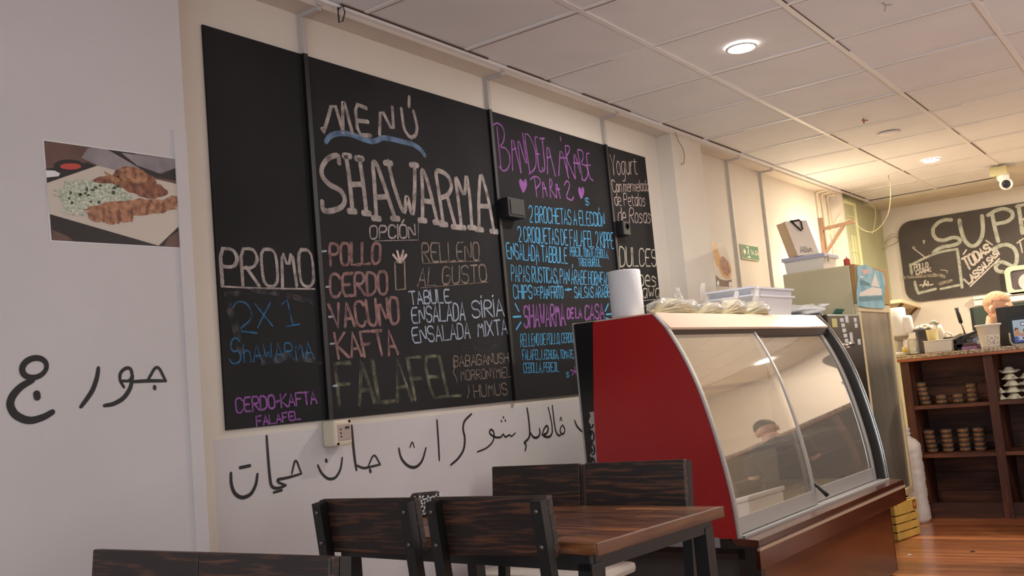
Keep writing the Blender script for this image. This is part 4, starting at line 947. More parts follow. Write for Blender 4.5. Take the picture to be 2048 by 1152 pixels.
mb = MB(); mb.bbox((a+0.014, -0.10, 0.058), (a+0.02, -0.075, 0.1), 0.002); mb.build('clip', mat('clip_grey', s2l((140, 132, 110)), 0.5), ld)
t = thing('paper_bag', 'tilted cream paper carrier bag with black cord handles on the lidded tub', 'paper bag', (0.37, 2.40, 1.806))
BR_ = Matrix.Rotation(math.radians(46), 4, 'Z'); BS = Matrix(((1, 0, -0.26, 0), (0, 1, 0.02, 0), (0, 0, 1, 0), (0, 0, 0, 1))) @ BR_
M_pb = mat('cream_card', s2l((238, 222, 204)), 0.6); M_pbs = mat('cream_card_shaded', s2l((222, 196, 162)), 0.6)  # same card twice, the side's shade put into a darker colour
bw, bd, bh = 0.076, 0.062, 0.234
mb = MB(); mb.cur = 0
vs = [(-bw,-bd,0),(bw,-bd,0),(bw,bd,0),(-bw,bd,0),(-bw,-bd,bh),(bw,-bd,bh),(bw,bd,bh),(-bw,bd,bh),(-bw,0,0.02),(-bw+0.01,0,bh)]
mb.add(vs, [(3,2,1,0),(0,1,5,4),(1,2,6,5),(2,3,7,6)]); mb.cur = 1; mb.add(vs, [(0,4,9,8),(8,9,7,3),(0,8,3)]); mb.v = [tuple(BS @ Vector(v)) for v in mb.v]; mb.build('bag_body', [M_pb, M_pbs], t, fix=False)
mb = MB(); mb.tube([(-0.035,-bd-0.002,bh-0.006),(-0.037,-bd-0.006,bh+0.004),(-0.01,-bd-0.012,bh-0.045),(0.005,-bd-0.013,bh-0.07),(0.018,-bd-0.013,bh-0.06),(0.03,-bd-0.01,bh-0.01),(0.028,-bd-0.004,bh+0.004),(-0.03,-bd-0.004,bh-0.002)], 0.006, 8); mb.v = [tuple(BS @ Vector(v)) for v in mb.v]; mb.build('cord_handle', M_ink, t)
mb = MB(); 
def bt(x, z): return Vector((x, -bd-0.001, z))
cur = -0.022
for pts in ([(-0.046,0.022),(-0.036,0.058),(-0.026,0.022)], [(-0.043,0.034),(-0.030,0.034)], [(-0.018,0.022),(-0.018,0.058)], [(-0.006,0.022),(-0.006,0.058)], [(0.006,0.022),(0.006,0.045)], [(0.006,0.053),(0.006,0.055)], [(0.016,0.035),(0.034,0.035),(0.032,0.043),(0.024,0.046),(0.016,0.038),(0.016,0.028),(0.024,0.022),(0.033,0.026)], [(0.042,0.023),(0.042,0.024)]):
    ribbon(mb, [bt(*p) for p in pts], 0.0035, (0,-1,0), 0.0004)
for x in (-0.046,-0.026,-0.018,-0.006,0.006): ribbon(mb, [bt(x-0.005,0.022), bt(x+0.005,0.022)], 0.002, (0,-1,0), 0.0005)
mb.v = [tuple(BS @ Vector(v)) for v in mb.v]; mb.build('bag_lettering', M_ink, t, fix=False)
t = thing('red_bottle', 'small red bottle at the back corner of the beige freezer top', 'bottle', (0.665, 2.30, 1.688))
mb = MB(); mb.lathe([(0.018,0),(0.02,0.004),(0.02,0.045),(0.017,0.05),(0.004,0.054)], 16); mb.build('bottle_body', mat('red_plastic', s2l((186, 60, 44)), 0.4), t)
mb = MB(); mb.lathe([(0.0035,0.054),(0.003,0.066),(0.0,0.067)], 8); mb.build('nozzle', mat('red_plastic', (1,0,0)), t)
t = thing('assumed_wall_bulb', 'assumed bare bulb on the wall hidden behind the paper bag', 'bulb', (-0.1, 3.82, 1.885))  # unseen bulb assumed from the bright wall, only its holder is modelled
mb = MB(); mb.lathe([(0.0,0.0),(0.04,0.0),(0.04,0.02),(0.022,0.03),(0.02,0.07)], 20, M=Matrix.Rotation(PI/2, 4, 'Y')); mb.build('assumed_lamp_holder', M_white, t)

# bracket and pipes on the lamp-lit wall
M_brk = mat('orange_brown_timber', s2l((132, 102, 80)), 0.6, var=0.12, scale=9)
t = thing('shelf_bracket', 'orange brown triangular wooden bracket on the lamp-lit wall above the freezer', 'bracket', (-0.1, 4.28, 2.1))
mb = MB(); mb.box((0.0, -0.02, -0.18), (0.03, 0.02, 0.215)); mb.build('upright', M_brk, t)
mb = MB(); mb.bar((0.02, 0, 0.118), (0.30, -0.02, 0.135), 0.026, 0.026); mb.build('arm', M_brk, t)
mb = MB(); mb.bar((0.025, 0, -0.085), (0.205, -0.015, 0.118), 0.022, 0.022); mb.build('brace', M_brk, t)
t = thing('shelf_bracket', 'pale metal bracket behind the orange wooden bracket', 'bracket', (-0.1, 4.45, 2.26))
mb = MB(); mb.box((0.0, -0.01, -0.1), (0.012, 0.01, 0.11)); mb.build('upright', M_creamplastic, t)
mb = MB(); mb.bar((0.01, 0, -0.09), (0.13, 0, 0.06), 0.012, 0.012); mb.build('brace', M_creamplastic, t)
def cable(pts, r, label, m=M_cable):
    P = [at(x, y, 'y', Y_) for x, y, Y_ in smooth_pts(pts, 2)]
    mb = MB(); mb.tube(P, r, 6); return tag(mb.build('hanging_cable', m), label, 'cable')
cable([(1777,350,4.3),(1780,372,4.3),(1781,400,4.3),(1777,428,4.35),(1763,452,4.4),(1748,464,4.4),(1737,464.5,4.4),(1722,458,4.38),(1711,446,4.35),(1703,439,4.32),(1696,439,4.3),(1692,443,4.28)], 0.0032, 'long cable looping from the ceiling down to the wooden bracket')
cable([(1737,407,5.4),(1742,409,5.4),(1750,416,5.4),(1752,428,5.4),(1748,458,5.4),(1744,468,5.4)], 0.0036, 'short pale cable hanging against the green wall', mat('pale_cable', s2l((206, 198, 150)), 0.5))
cable([(1752,498,5.9),(1756,502,5.9),(1766,499,5.9),(1777,493,5.9),(1770,488,5.9),(1773,476,5.9),(1785,467,5.95),(1798,470,6.0)], 0.003, 'coiled thin cable at the left edge of the rounded chalkboard')
cable([(1772,486,5.95),(1778,478,5.95),(1790,472,5.95),(1799,481,6.0),(1786,489,6.0),(1777,493,5.95)], 0.003, 'second thin cable loop beside the rounded chalkboard')

# ------------------------------------------------------------------ crate, sleeve of cups, floor scraps
t = thing('yellow_crate', 'yellow painted wooden crate on the floor at the far end of the display case', 'crate', (0.741, 2.364, 0.0), math.atan2(0.271, 0.067))
for (z0, z1) in ((0.004, 0.044), (0.052, 0.094), (0.102, 0.142), (0.150, 0.225)):
    mb = MB(); mb.bbox((0.0, 0.0, z0), (0.28, 0.012, z1), 0.002); mb.bbox((0.0, 0.29, z0), (0.28, 0.302, z1), 0.002)
    mb.bbox((0.0, 0.012, z0), (0.01, 0.29, z1), 0.002); mb.bbox((0.27, 0.012, z0), (0.28, 0.29, z1), 0.002); mb.build('slat', M_crate, t)
mb = MB()
for x in (0.012, 0.248):
    for y in (0.012, 0.27): mb.box((x, y, 0.0), (x+0.02, y+0.02, 0.223))
mb.build('corner_post', mat('crate_inside', s2l((52, 36, 20)), 0.7), t)
mb = MB(); mb.box((0.225, -0.0012, 0.162), (0.262, 0.0, 0.217)); st_ = mb.build('brand_stamp', mat('stamp_brown', s2l((140, 70, 36)), 0.6), t)
mb = MB(); mb.prism(blob(0.244, 0.190, 0.009, 0.016, 12, 0.1), 'y', -0.002, -0.0012); mb.build('stamp_mark', M_crate, st_)
mb = MB(); mb.prism([(0.018,0.216),(0.03,0.216),(0.024,0.204)], 'y', -0.0012, 0.0); mb.build('stamp_heart', M_ink, t)

t = thing('cup_sleeve', 'tall white plastic sleeve of foam cups standing between freezer and counter', 'cup sleeve', (0.668, 3.105, 0.0))
mb = MB(); pf = [(0.078,0.0),(0.088,0.03),(0.086,0.12)]
for k in range(18): z = 0.14+k*0.025; pf += [(0.083, z), (0.0855, z+0.012)]
pf += [(0.08,0.60),(0.062,0.635),(0.036,0.655),(0.026,0.675)]
mb.lathe(pf+[(0.03,0.70),(0.034,0.72),(0.02,0.738),(0.0,0.742)], 28)
CSX, CSZ = 1.10, 0.86
mb.v = [(x*CSX*(1+0.08*mnoise.noise(Vector((x*24, y*24, z*26)))), y*CSX*(1+0.08*mnoise.noise(Vector((x*24, y*24, z*26)))), z*CSZ) for x, y, z in mb.v]
mb.build('cup_stack', mat('foam_white', s2l((226, 220, 212)), 0.5, bump=0.4, bscale=50), t)
mb = MB(); mb.lathe([(0.030,0.578),(0.038,0.581),(0.038,0.593),(0.031,0.597)], 20); mb.build('knot', mat('foam_white', (1,1,1)), t)
for i, (px_, py_, lb_) in enumerate(((1819,1111,'torn pale scrap on the floor boards by the case base'), (1945,1104,'dark crumb in the middle of the floor boards'))):
    mb = MB(); q = at(px_, py_, 'z', 0.0); mb.add([q+Vector(d) for d in ((-0.012,-0.01,0.001),(0.012,-0.006,0.004),(0.016,0.008,0.001),(-0.008,0.01,0.006),(0.0,0.0,0.009))], [(0,1,4),(1,2,4),(2,3,4),(3,0,4),(0,3,2,1)])
    tag(mb.build('floor_scrap', [M_paper, M_ink][i]), lb_, 'scrap')

# ------------------------------------------------------------------ bar counter with open shelves
CX0, CX1, CY = 0.66, 3.52, 3.25
t = thing('bar_counter', 'dark timber bar counter with open shelves and speckled stone top', 'counter', (CX0, CY, 0.0))
ups = [0.0, 0.53, 1.06, 1.59, 2.12, 2.80]
for k in range(len(ups)):
    mb = MB(); mb.box((ups[k], 0.0, 0.0), (ups[k]+0.056, 0.36, 1.066)); mb.build('upright', M_counterv, t)
for k in range(len(ups)-1):
    a, b_ = ups[k]+0.056, ups[k+1]
    for z in (0.405, 0.735): mb = MB(); mb.box((a, 0.01, z), (b_, 0.36, z+0.024)); mb.build('shelf', M_counterw, t)
mb = MB()
for k in range(8): mb.box((0.0, 0.36, 0.01+k*0.132), (CX1-CX0, 0.375, 0.01+k*0.132+0.126))
mb.box((0.0, 0.376, 0.0), (CX1-CX0, 0.380, 1.066)); mb.build('back_boards', M_counterw, t)
mb = MB(); mb.box((0.0, 0.02, 0.0), (CX1-CX0, 0.04, 0.10)); mb.build('plinth', M_counterw, t)
mb = MB(); mb.bbox((-0.02, -0.025, 1.066), (CX1-CX0, 0.56, 1.085), 0.004); lab(mb.build('edge_rail', wood('orange_edge_timber', s2l((150, 76, 36)), s2l((206, 122, 64)), 0.3, axis=0, ring=5.0, dist=1.2, coat=0.2), t), 'orange brown timber edge')
mb = MB(); mb.bbox((-0.02, -0.03, 1.085), (CX1-CX0, 0.57, 1.112), 0.004); mb.box((-0.26, 0.36, 1.085), (-0.02, 0.57, 1.112)); mb.build('stone_top', M_stone, t)

# tubs of sweets in stacks
M_tubc = mat('sweet_brown', s2l((176, 112, 66)), 0.5, col2=s2l((232, 178, 116)), scale=60); M_tuby = mat('sweet_yellow', s2l((196, 150, 74)), 0.5, var=0.2, scale=60)
def tub(m):
    t = thing('sweet_tub', '', 'food tub', (0,0,0), 0, 'clear tubs of sweets on the counter shelves')
    mb = MB(); mb.lathe([(0.028,0.001),(0.035,0.005),(0.036,0.016),(0.033,0.021),(0.0,0.022)], 16); mb.build('sweets', m, t)
    mb = MB(); mb.lathe([(0.030,0.0),(0.037,0.003),(0.0415,0.023)], 16, cap=False); mb.build('clear_cup', M_tubclear, t)
    mb = MB(); mb.lathe([(0.042,0.023),(0.0435,0.026),(0.040,0.030),(0.030,0.0315),(0.0,0.031)], 16); mb.build('lid', M_tubclear, t)
    return t
tb, ty = tub(M_tubc), tub(M_tuby)
used = set()
pos = {1:'bottom', 2:'second', 3:'third', 4:'fourth', 5:'fifth'}
def stack(px_, n, zs_, Yv, where, wob=0.0):
    q = at(px_, 800, 'y', Yv)
    for k in range(n):
        src = ty if (k == n-1 and n == 5) else tb
        which = 'bottom' if k == 0 else ('top' if k == n-1 else pos[k+1]+' from bottom')
        lb_ = f'{which} tub of the {where}'
        loc = (q.x - wob*(k), Yv + random.uniform(-0.003, 0.003), zs_ + 0.0318*k)
        if id(src) not in used: used.add(id(src)); src.location = loc; src['label'] = lb_
        else: dup(src, loc, random.random(), lb_)
stack(1851, 5, 0.7595, 3.39, 'leaning tall tub stack, upper shelf beside the freezer', 0.005)
stack(1883, 2, 0.7595, 3.39, 'short tub stack just right of the leaning one')
stack(1917, 2, 0.7595, 3.39, 'short tub stack second from the shelf post, upper shelf')
stack(1946, 4, 0.7595, 3.39, 'tall tub stack against the upper shelf post')
def stack2(px_, n, where, wob=0.0):
    q = at(px_, 905, 'y', 3.39)
    for k in range(n):
        which = 'bottom' if k == 0 else ('top' if k == n-1 else pos[k+1]+' from bottom')
        dup(tb, (q.x-wob*k, 3.39, 0.4295+0.0318*k), random.random(), f'{which} tub of the {where}')
stack2(1866, 5, 'lower shelf stack nearest the cup sleeve', 0.003)
stack2(1898, 5, 'lower shelf stack second from the cup sleeve')
stack2(1932, 5, 'lower shelf stack second from the post')
stack2(1963, 5, 'lower shelf stack against the post')
M_mer = mat('meringue_white', s2l((224, 214, 186)), 0.45, var=0.06, scale=30)
def mer(loc, lb_, sd, r=0.049):
    t = thing('meringue_pack', lb_, 'meringue pack', loc, sd, 'white meringue packs on the upper counter shelf')
    mb = MB(); n = 20; pf = [(0.55,0.0),(1.0,0.06),(1.0,0.16),(0.70,0.32),(0.58,0.48),(0.50,0.62),(0.28,0.76)]
    vs = []
    for rr_, z in pf:
        for k in range(n): a = 2*PI*k/n; s = 1+0.10*math.sin(a*5+sd)*(1 if z < 0.5 else 0.4); vs.append((r*rr_*s*math.cos(a), r*rr_*s*math.sin(a), z*0.055))
    mb.add(vs, [(i*n+k, i*n+(k+1) % n, (i+1)*n+(k+1) % n, (i+1)*n+k) for i in range(len(pf)-1) for k in range(n)]+[tuple(range(n-1,-1,-1)), tuple(range((len(pf)-1)*n, len(pf)*n))], True)
    mb.build('meringue', M_mer, t)
    mb = MB()
    for s in (-1, 1): mb.tube([(s*r*0.75,0,0.012),(s*r*1.15,0.01,0.016),(s*r*1.35,0.012,0.010)], [0.012,0.007,0.002], 6)
    mb.build('wrapper_end', M_wrap, t)
q = at(1999, 800, 'y', 3.39).x
for k in range(2): mer((q, 3.39, 0.7595+0.0435*k), ['lower', 'upper'][k]+' meringue pack of the short pair by the shelf post', k+1.0)
q = at(2030, 800, 'y', 3.39).x
for k in range(5): mer((q-0.003*k, 3.39, 0.7595+0.0435*k), ['bottom', 'second from bottom', 'middle', 'second from top', 'topmost'][k]+' meringue pack of the tall pile', k+2.3, 0.051)
q = at(2062, 800, 'y', 3.39).x
for k in range(4): mer((q, 3.39, 0.7595+0.0435*k), ['bottom', 'second from bottom', 'third from bottom', 'topmost'][k]+' meringue pack of the pile cut by the photo edge', k+5.1)

# ------------------------------------------------------------------ things on the counter top
CT = 1.112
q = at(1795, 690, 'y', 3.62)
t = thing('juice_machine', 'white countertop appliance with a steel neck beside the freezer', 'appliance', (0.565, 3.70, CT))
Mx = Matrix.Translation((-0.035, 0, 0))
mb = MB(); mb.lathe([(0.06,0.0),(0.062,0.02),(0.05,0.03)], 24); mb.build('base', M_white, t)
mb = MB(); mb.lathe([(0.025,0.03),(0.022,0.10),(0.03,0.12)], 20); mb.build('neck', M_alu, t)
mb = MB(); mb.lathe([(0.05,0.115),(0.066,0.13),(0.068,0.145)], 28); mb.build('collar', mat('grey_collar', s2l((150, 140, 124)), 0.4), t)
mb = MB(); mb.lathe([(0.068,0.145),(0.072,0.16),(0.066,0.35),(0.05,0.356),(0.0,0.357)], 28); mb.build('housing', M_white, t)
mb = MB(); mb.lathe([(0.038,0.16),(0.042,0.17),(0.04,0.27),(0.03,0.29),(0.0,0.292)], 20, c=(0.072,-0.01,0)); mb.tube([(0.07,-0.01,0.20),(0.05,0,0.20)], 0.03, 12); mb.build('side_cup', mat('white_gloss', s2l((230, 226, 222)), 0.3), t)
t = thing('yellow_pot', 'little pot with a yellow band at the left end of the counter', 'pot', (0.676, 3.42, CT))
mb = MB(); mb.lathe([(0.026,0.0),(0.028,0.05),(0.03,0.06),(0.027,0.06),(0.024,0.01)], 20); mb.build('pot', mat('pot_cream', s2l((226, 214, 180)), 0.4), t)
mb = MB(); mb.lathe([(0.0284,0.026),(0.0292,0.046),(0.0285,0.046)], 20); mb.build('band', mat('band_yellow', s2l((220, 190, 60)), 0.4), t)
t = thing('glass_jar', 'empty glass jar on a small dark coaster at the counter edge', 'jar', (0.735, 3.36, CT+0.008))
mb = MB(); mb.lathe([(0.034,0.0),(0.036,0.01),(0.034,0.085),(0.028,0.098),(0.030,0.104),(0.027,0.104),(0.031,0.08),(0.033,0.012),(0.0,0.008)], 24); mb.build('jar', M_jarg, t)
mb = MB(); mb.lathe([(0.055,0.0),(0.057,0.006),(0.0,0.0075)], 28, c=(0.735, 3.36, CT)); tag(mb.build('coaster', M_darkmetal), 'small dark round coaster under the glass jar', 'coaster')
t = thing('steel_box', 'pale steel box on the counter in front of the dark pot', 'steel box', (0.905, 3.40, CT))
mb = MB(); mb.bbox((-0.095, -0.05, 0.0), (0.075, 0.07, 0.078), 0.006); mb.build('box', mat('pale_steel', s2l((196, 188, 176)), 0.4, 0.3), t)
mb = MB(); mb.bbox((-0.098, -0.053, 0.078), (0.078, 0.073, 0.086), 0.003); mb.build('lid', mat('pale_steel_lid', s2l((214, 206, 190)), 0.35, 0.3), t)
t = thing('dark_pot', 'dark grey pot full of white foam pieces behind the pale steel box', 'pot', (0.735, 3.70, CT))
mb = MB(); mb.lathe([(0.042,0.0),(0.046,0.02),(0.052,0.165),(0.060,0.166),(0.060,0.180),(0.053,0.180),(0.05,0.11),(0.0,0.11)], 28); mb.build('pot', mat('dark_grey_plastic', s2l((74, 72, 82)), 0.4), t)
mb = MB(); rr = random.Random(2)
for k in range(34):
    a = rr.random()*2*PI; d = 0.056*math.sqrt(rr.random()); mb.ell((d*math.cos(a)+0.012, d*math.sin(a), 0.178+0.03*(1-d/0.06)+rr.random()*0.012), (0.013,0.011,0.009), 5)
o = mb.build('foam_chip', mat('chip_white', s2l((238, 228, 206)), 0.6), t); o['kind'] = 'stuff'
t = thing('yellow_cup', 'yellow tub beside the dark pot on the pale steel box', 'cup', (0.862, 3.41, CT+0.0865))
mb = MB(); mb.lathe([(0.034,0.0),(0.040,0.072),(0.042,0.076),(0.038,0.076),(0.032,0.01),(0.0,0.008)], 24); mb.build('tub', mat('tub_yellow', s2l((228, 212, 156)), 0.45), t)
t = thing('spray_jug', 'pale jug with a grey spout beside the yellow tub', 'jug', (0.835, 3.765, CT))
mb = MB(); mb.lathe([(0.045,0.0),(0.048,0.02),(0.044,0.12),(0.025,0.17),(0.018,0.20)], 22); mb.build('jug_body', mat('pale_jug', s2l((214, 206, 188)), 0.4), t)
mb = MB(); mb.tube([(0.0,0,0.20),(-0.03,-0.01,0.225),(-0.055,-0.02,0.215)], [0.016,0.014,0.009], 10); mb.build('spout', mat('spout_grey', s2l((150, 150, 136)), 0.4), t)
mb = MB(); mb.tube([(0.045,0,0.14),(0.08,0,0.12),(0.085,0,0.07),(0.048,0,0.04)], 0.008, 8); mb.build('jug_handle', mat('pale_jug', (1,1,1)), t)
t = thing('sandwich_press', 'open black sandwich press with an upright handle on the counter', 'sandwich press', (1.01, 3.60, CT), 0.0)
M_gr = mat('press_black', s2l((40, 36, 34)), 0.35); M_gs = mat('press_steel', s2l((140, 130, 112)), 0.35, 0.6)
mb = MB(); mb.bbox((-0.13, -0.10, 0.01), (0.07, 0.12, 0.05), 0.008); mb.build('base', M_gr, t)
mb = MB(); mb.prism([(-0.155,0.05),(0.02,0.118),(0.03,0.100),(-0.14,0.028)], 'y', -0.115, 0.12); mb.build('left_plate', M_gs, t)
mb = MB(); mb.prism([(0.02,0.098),(0.13,0.128),(0.14,0.118),(0.03,0.062)], 'y', -0.115, 0.12); mb.build('right_plate', M_gr, t)
mb = MB(); mb.box((-0.10, -0.10, 0.0), (-0.03, 0.11, 0.10)); mb.box((-0.02, -0.10, 0.0), (0.05, 0.11, 0.085)); mb.build('grill_ribs', M_darkmetal, t)
mb = MB(); mb.tube([(0.03,-0.02,0.11),(0.012,-0.02,0.20)], 0.006, 8); rod = mb.build('handle_rod', M_gs, t)
mb = MB(); mb.tube([(0.014,-0.02,0.19),(-0.004,-0.02,0.30)], [0.013,0.014], 12); mb.build('handle_grip', M_gr, rod)
t = thing('berry_box', 'clear box with purple contents beside the labelled bucket', 'food box', (1.085, 3.46, CT))
mb = MB(); mb.bbox((-0.05,-0.035,0.0),(0.045,0.035,0.022),0.004); mb.build('purple_base', mat('purple_plastic', s2l((136, 96, 140)), 0.4), t)
mb = MB(); mb.bbox((-0.045,-0.03,0.022),(0.04,0.03,0.044),0.006); mb.build('dark_contents', mat('dark_berries', s2l((70, 44, 50)), 0.3, var=0.4, scale=60), t)
t = thing('white_tub', 'small white lidded tub on a purple base behind the labelled bucket', 'tub', (1.165, 3.56, CT))
mb = MB(); mb.bbox((-0.05,-0.04,0.0),(0.06,0.04,0.032),0.004); mb.build('purple_base', mat('purple_plastic', (1,1,1)), t)
mb = MB(); mb.bbox((-0.048,-0.036,0.032),(0.058,0.036,0.062),0.006); mb.build('white_box', M_white, t)
t = thing('labelled_bucket', 'pale tapered plastic bucket with a handwritten petty cash label', 'bucket', (1.222, 3.40, CT))
mb = MB(); mb.lathe([(0.055,0.0),(0.058,0.01),(0.074,0.145),(0.082,0.147),(0.083,0.157),(0.074,0.158),(0.07,0.14),(0.054,0.012),(0.0,0.01)], 32); mb.build('bucket', mat('translucent_bucket', s2l((220, 214, 204)), 0.4), t)
ld = Vector((0.50, -0.866, 0.0)); sd_ = Vector((0.866, 0.5, 0.0))
def bp(a, z, r=0.0): 
    R_ = 0.0585+(0.074-0.0585)*(z-0.01)/0.135+0.0012+r; th = a/0.066
    return (ld*math.cos(th)+sd_*math.sin(th))*R_ + Vector((0,0,z))
mb = MB()
for k in range(8): a0, a1 = -0.05+k*0.0125, -0.05+(k+1)*0.0125; mb.quad(bp(a0,0.015), bp(a1,0.015), bp(a1,0.085), bp(a0,0.085))
lbm = mb.build('paper_label', mat('label_paper', s2l((230, 216, 192)), 0.7), t, fix=False)
mb = MB()
for s, z0, z1 in (('CAJA', 0.052, 0.074), ('CHICA', 0.022, 0.044)):
    gs = []; x = 0
    for ch in s: st, w_ = gl(ch); gs.append((st, x)); x += w_+1.4
    for st, x0 in gs:
        for p in st:
            P = [(-0.040+0.080*(a+x0)/(x-1.4), z0+(z1-z0)*b__/6) for a, b__ in smooth_pts(p, 1)]
            for (a0, c0), (a1, c1) in zip(P, P[1:]):
                n_ = (ld*math.cos(a0/0.066)+sd_*math.sin(a0/0.066)); ribbon(mb, [bp(a0, c0), bp(a1, c1)], 0.0028, n_, 0.0008)
mb.build('handwriting', mat('grey_pencil', s2l((126, 122, 150)), 0.7), lbm, fix=False)
t = thing('till_monitor', 'black till monitor seen from behind at the edge of the photo', 'monitor', (1.42, 3.66, CT))
mb = MB(); mb.bbox((-0.178, -0.012, 0.0), (0.26, 0.03, 0.272), 0.008); mb.build('screen_back', mat('till_black', s2l((38, 36, 32)), 0.5, var=0.25, scale=25), t)
mb = MB(); mb.bbox((-0.05, -0.03, 0.0), (0.14, 0.12, 0.012), 0.004); mb.bbox((0.02, 0.0, 0.01), (0.07, 0.06, 0.12), 0.004); mb.build('foot', M_black, t)
# card stand with an advert
AC = Vector((1.345, 3.40, CT))
t = thing('card_stand', 'black framed advert card stand with a blue offer card on the counter', 'card stand', tuple(AC), 0.06)
mb = MB(); n = 8
def rrect(x0, z0, x1, z1, r):
    return [(cx+r*math.cos(a), cz_+r*math.sin(a)) for cx, cz_, a0 in ((x1-r, z0+r, -PI/2), (x1-r, z1-r, 0), (x0+r, z1-r, PI/2), (x0+r, z0+r, PI)) for a in [a0+PI/2*k/5 for k in range(6)]]
mb.prism(rrect(0.0, 0.012, 0.22, 0.205, 0.022), 'y', 0.0, 0.012); mb.build('frame', M_black, t)
mb = MB(); mb.tube([(0.004,-0.006,0.085),(0.002,-0.006,0.03),(0.012,-0.006,0.008),(0.04,-0.006,0.004),(0.22,-0.006,0.004)], 0.006, 8); mb.build('wire_foot', M_alu, t)
mb = MB(); mb.box((0.028, -0.002, 0.018), (0.205, -0.0002, 0.166)); cd = mb.build('card', mat('card_sky', s2l((176, 206, 226)), 0.4), t)
mb = MB(); ms = [mat('card_blue', s2l((70, 96, 176)), 0.4), mat('card_skin', s2l((206, 150, 112)), 0.5), mat('card_hair', s2l((110, 66, 48)), 0.5), mat('card_white', s2l((240, 240, 244)), 0.4)]
def cp(pts, i, lf): mb.cur = i; mb.poly([(x, -0.0022-lf, z) for x, z in pts])
cp([(0.028,0.018),(0.205,0.018),(0.205,0.064),(0.028,0.058)], 0, 0); cp([(0.075,0.125),(0.2,0.125),(0.2,0.152),(0.075,0.15)], 0, 0); cp([(0.08,0.130),(0.195,0.130),(0.195,0.146),(0.08,0.145)], 3, 0.0004)
cp(blob(0.048,0.098,0.013,0.016,14,0.03), 1, 0.0003); cp([(0.033,0.1),(0.04,0.116),(0.058,0.114),(0.06,0.102),(0.048,0.108),(0.038,0.094)], 2, 0.0006); cp([(0.028,0.062),(0.034,0.086),(0.06,0.086),(0.082,0.064)], 1, 0.0002)
cp(blob(0.094,0.088,0.012,0.014,14,0.03), 1, 0.0003); cp([(0.082,0.092),(0.09,0.105),(0.106,0.1),(0.1,0.094)], 2, 0.0006)
cp([(0.07,0.06),(0.08,0.075),(0.11,0.075),(0.125,0.062)], 1, 0.0003)
mb.cur = 3
GL['3'] = '05 16 36 45 44 33 23|33 42 41 30 10 01'; GL['0'] = GL['O']; GL['%'] = '00 46|05 16 25 14 05|31 42 4,1 3,0 2,1 31'
text(mb, '30%', [Vector((0.052,-0.003,0.034)), Vector((0.11,-0.003,0.034)), Vector((0.11,-0.003,0.056)), Vector((0.052,-0.003,0.054))], 0.005, nrm=(0,-1,0), jit=0)
mb.build('printed_advert', ms, cd, fix=False)

# ------------------------------------------------------------------ kitchen behind the counter
t = thing('work_bench', 'plain work bench behind the person at the back', 'bench', (1.15, 4.62, 0.0))
mb = MB(); mb.bbox((-0.35, 0.0, 0.92), (1.2, 0.55, 0.96), 0.004); mb.build('top', M_alu, t)
mb = MB()
for x in (-0.33, 1.15):
    for y in (0.02, 0.49): mb.box((x, y, 0.0), (x+0.04, y+0.04, 0.92))
mb.build('leg_frame', M_darkmetal, t)
t = thing('dark_monitor', 'dark flat monitor behind the person\'s head', 'monitor', (1.05, 4.72, 0.96))
mb = MB(); mb.bbox((-0.155, 0.0, 0.16), (0.25, 0.035, 0.49), 0.006); mb.build('screen', mat('screen_dark', s2l((46, 58, 50)), 0.3), t)
mb = MB(); mb.bbox((-0.166, -0.012, 0.30), (-0.148, 0.03, 0.485), 0.003); mb.build('side_bezel', M_black, t)
mb = MB(); mb.bbox((0.0, 0.01, 0.0), (0.06, 0.05, 0.17), 0.004); mb.bbox((-0.08, -0.04, 0.0), (0.14, 0.12, 0.012), 0.004); mb.build('foot', M_black, t)
t = thing('wall_rail', 'long white rail on the back wall below the rounded chalkboard', 'rail', (0.69, 6.05, 1.51))
mb = MB(); mb.bbox((0.0, -0.05, 0.0), (1.3, 0.0, 0.052), 0.004); mb.build('lower_rail', M_white, t)
mb = MB(); mb.bbox((0.0, -0.065, 0.056), (1.3, 0.0, 0.085), 0.006); mb.build('upper_rail', M_white, t)
# wooden wall shelf on bracket
t = thing('wall_shelf', 'pale shelf with a brown underside bracket on the green wall above the white appliance', 'shelf', (0.0, 5.4, 1.6))
A = at(1803, 598, 'x', 0.25); B_ = at(1850, 612, 'x', 0.21); off = Vector(t.location); dz = Vector((0, 0, -0.03))
Cc = Vector((0.03, A.y, A.z)); D = Vector((0.0, B_.y, B_.z))
mb = MB(); q8 = [p-off for p in (Cc, A, B_, D)]; mb.add(q8+[p+dz for p in q8], [(0,1,2,3),(7,6,5,4),(0,4,5,1),(1,5,6,2),(2,6,7,3),(3,7,4,0)]); mb.build('board', mat('pale_shelf_board', s2l((222, 206, 168)), 0.5), t)
for f in (0.12, 0.72):
    e = A*(1-f)+B_*f; w0 = Vector((0.0, e.y, e.z-0.20)); 
    mb = MB(); mb.bar(e+dz-off+Vector((-0.02, 0, 0)), w0-off, 0.022, 0.022, (0, 1, 0)); mb.bar(Vector((0.012, e.y, e.z-0.03))-off, w0-off+Vector((0.012, 0, -0.02)), 0.022, 0.022, (0, 1, 0)); mb.build('bracket', mat('bracket_brown', s2l((104, 76, 48)), 0.6), t)

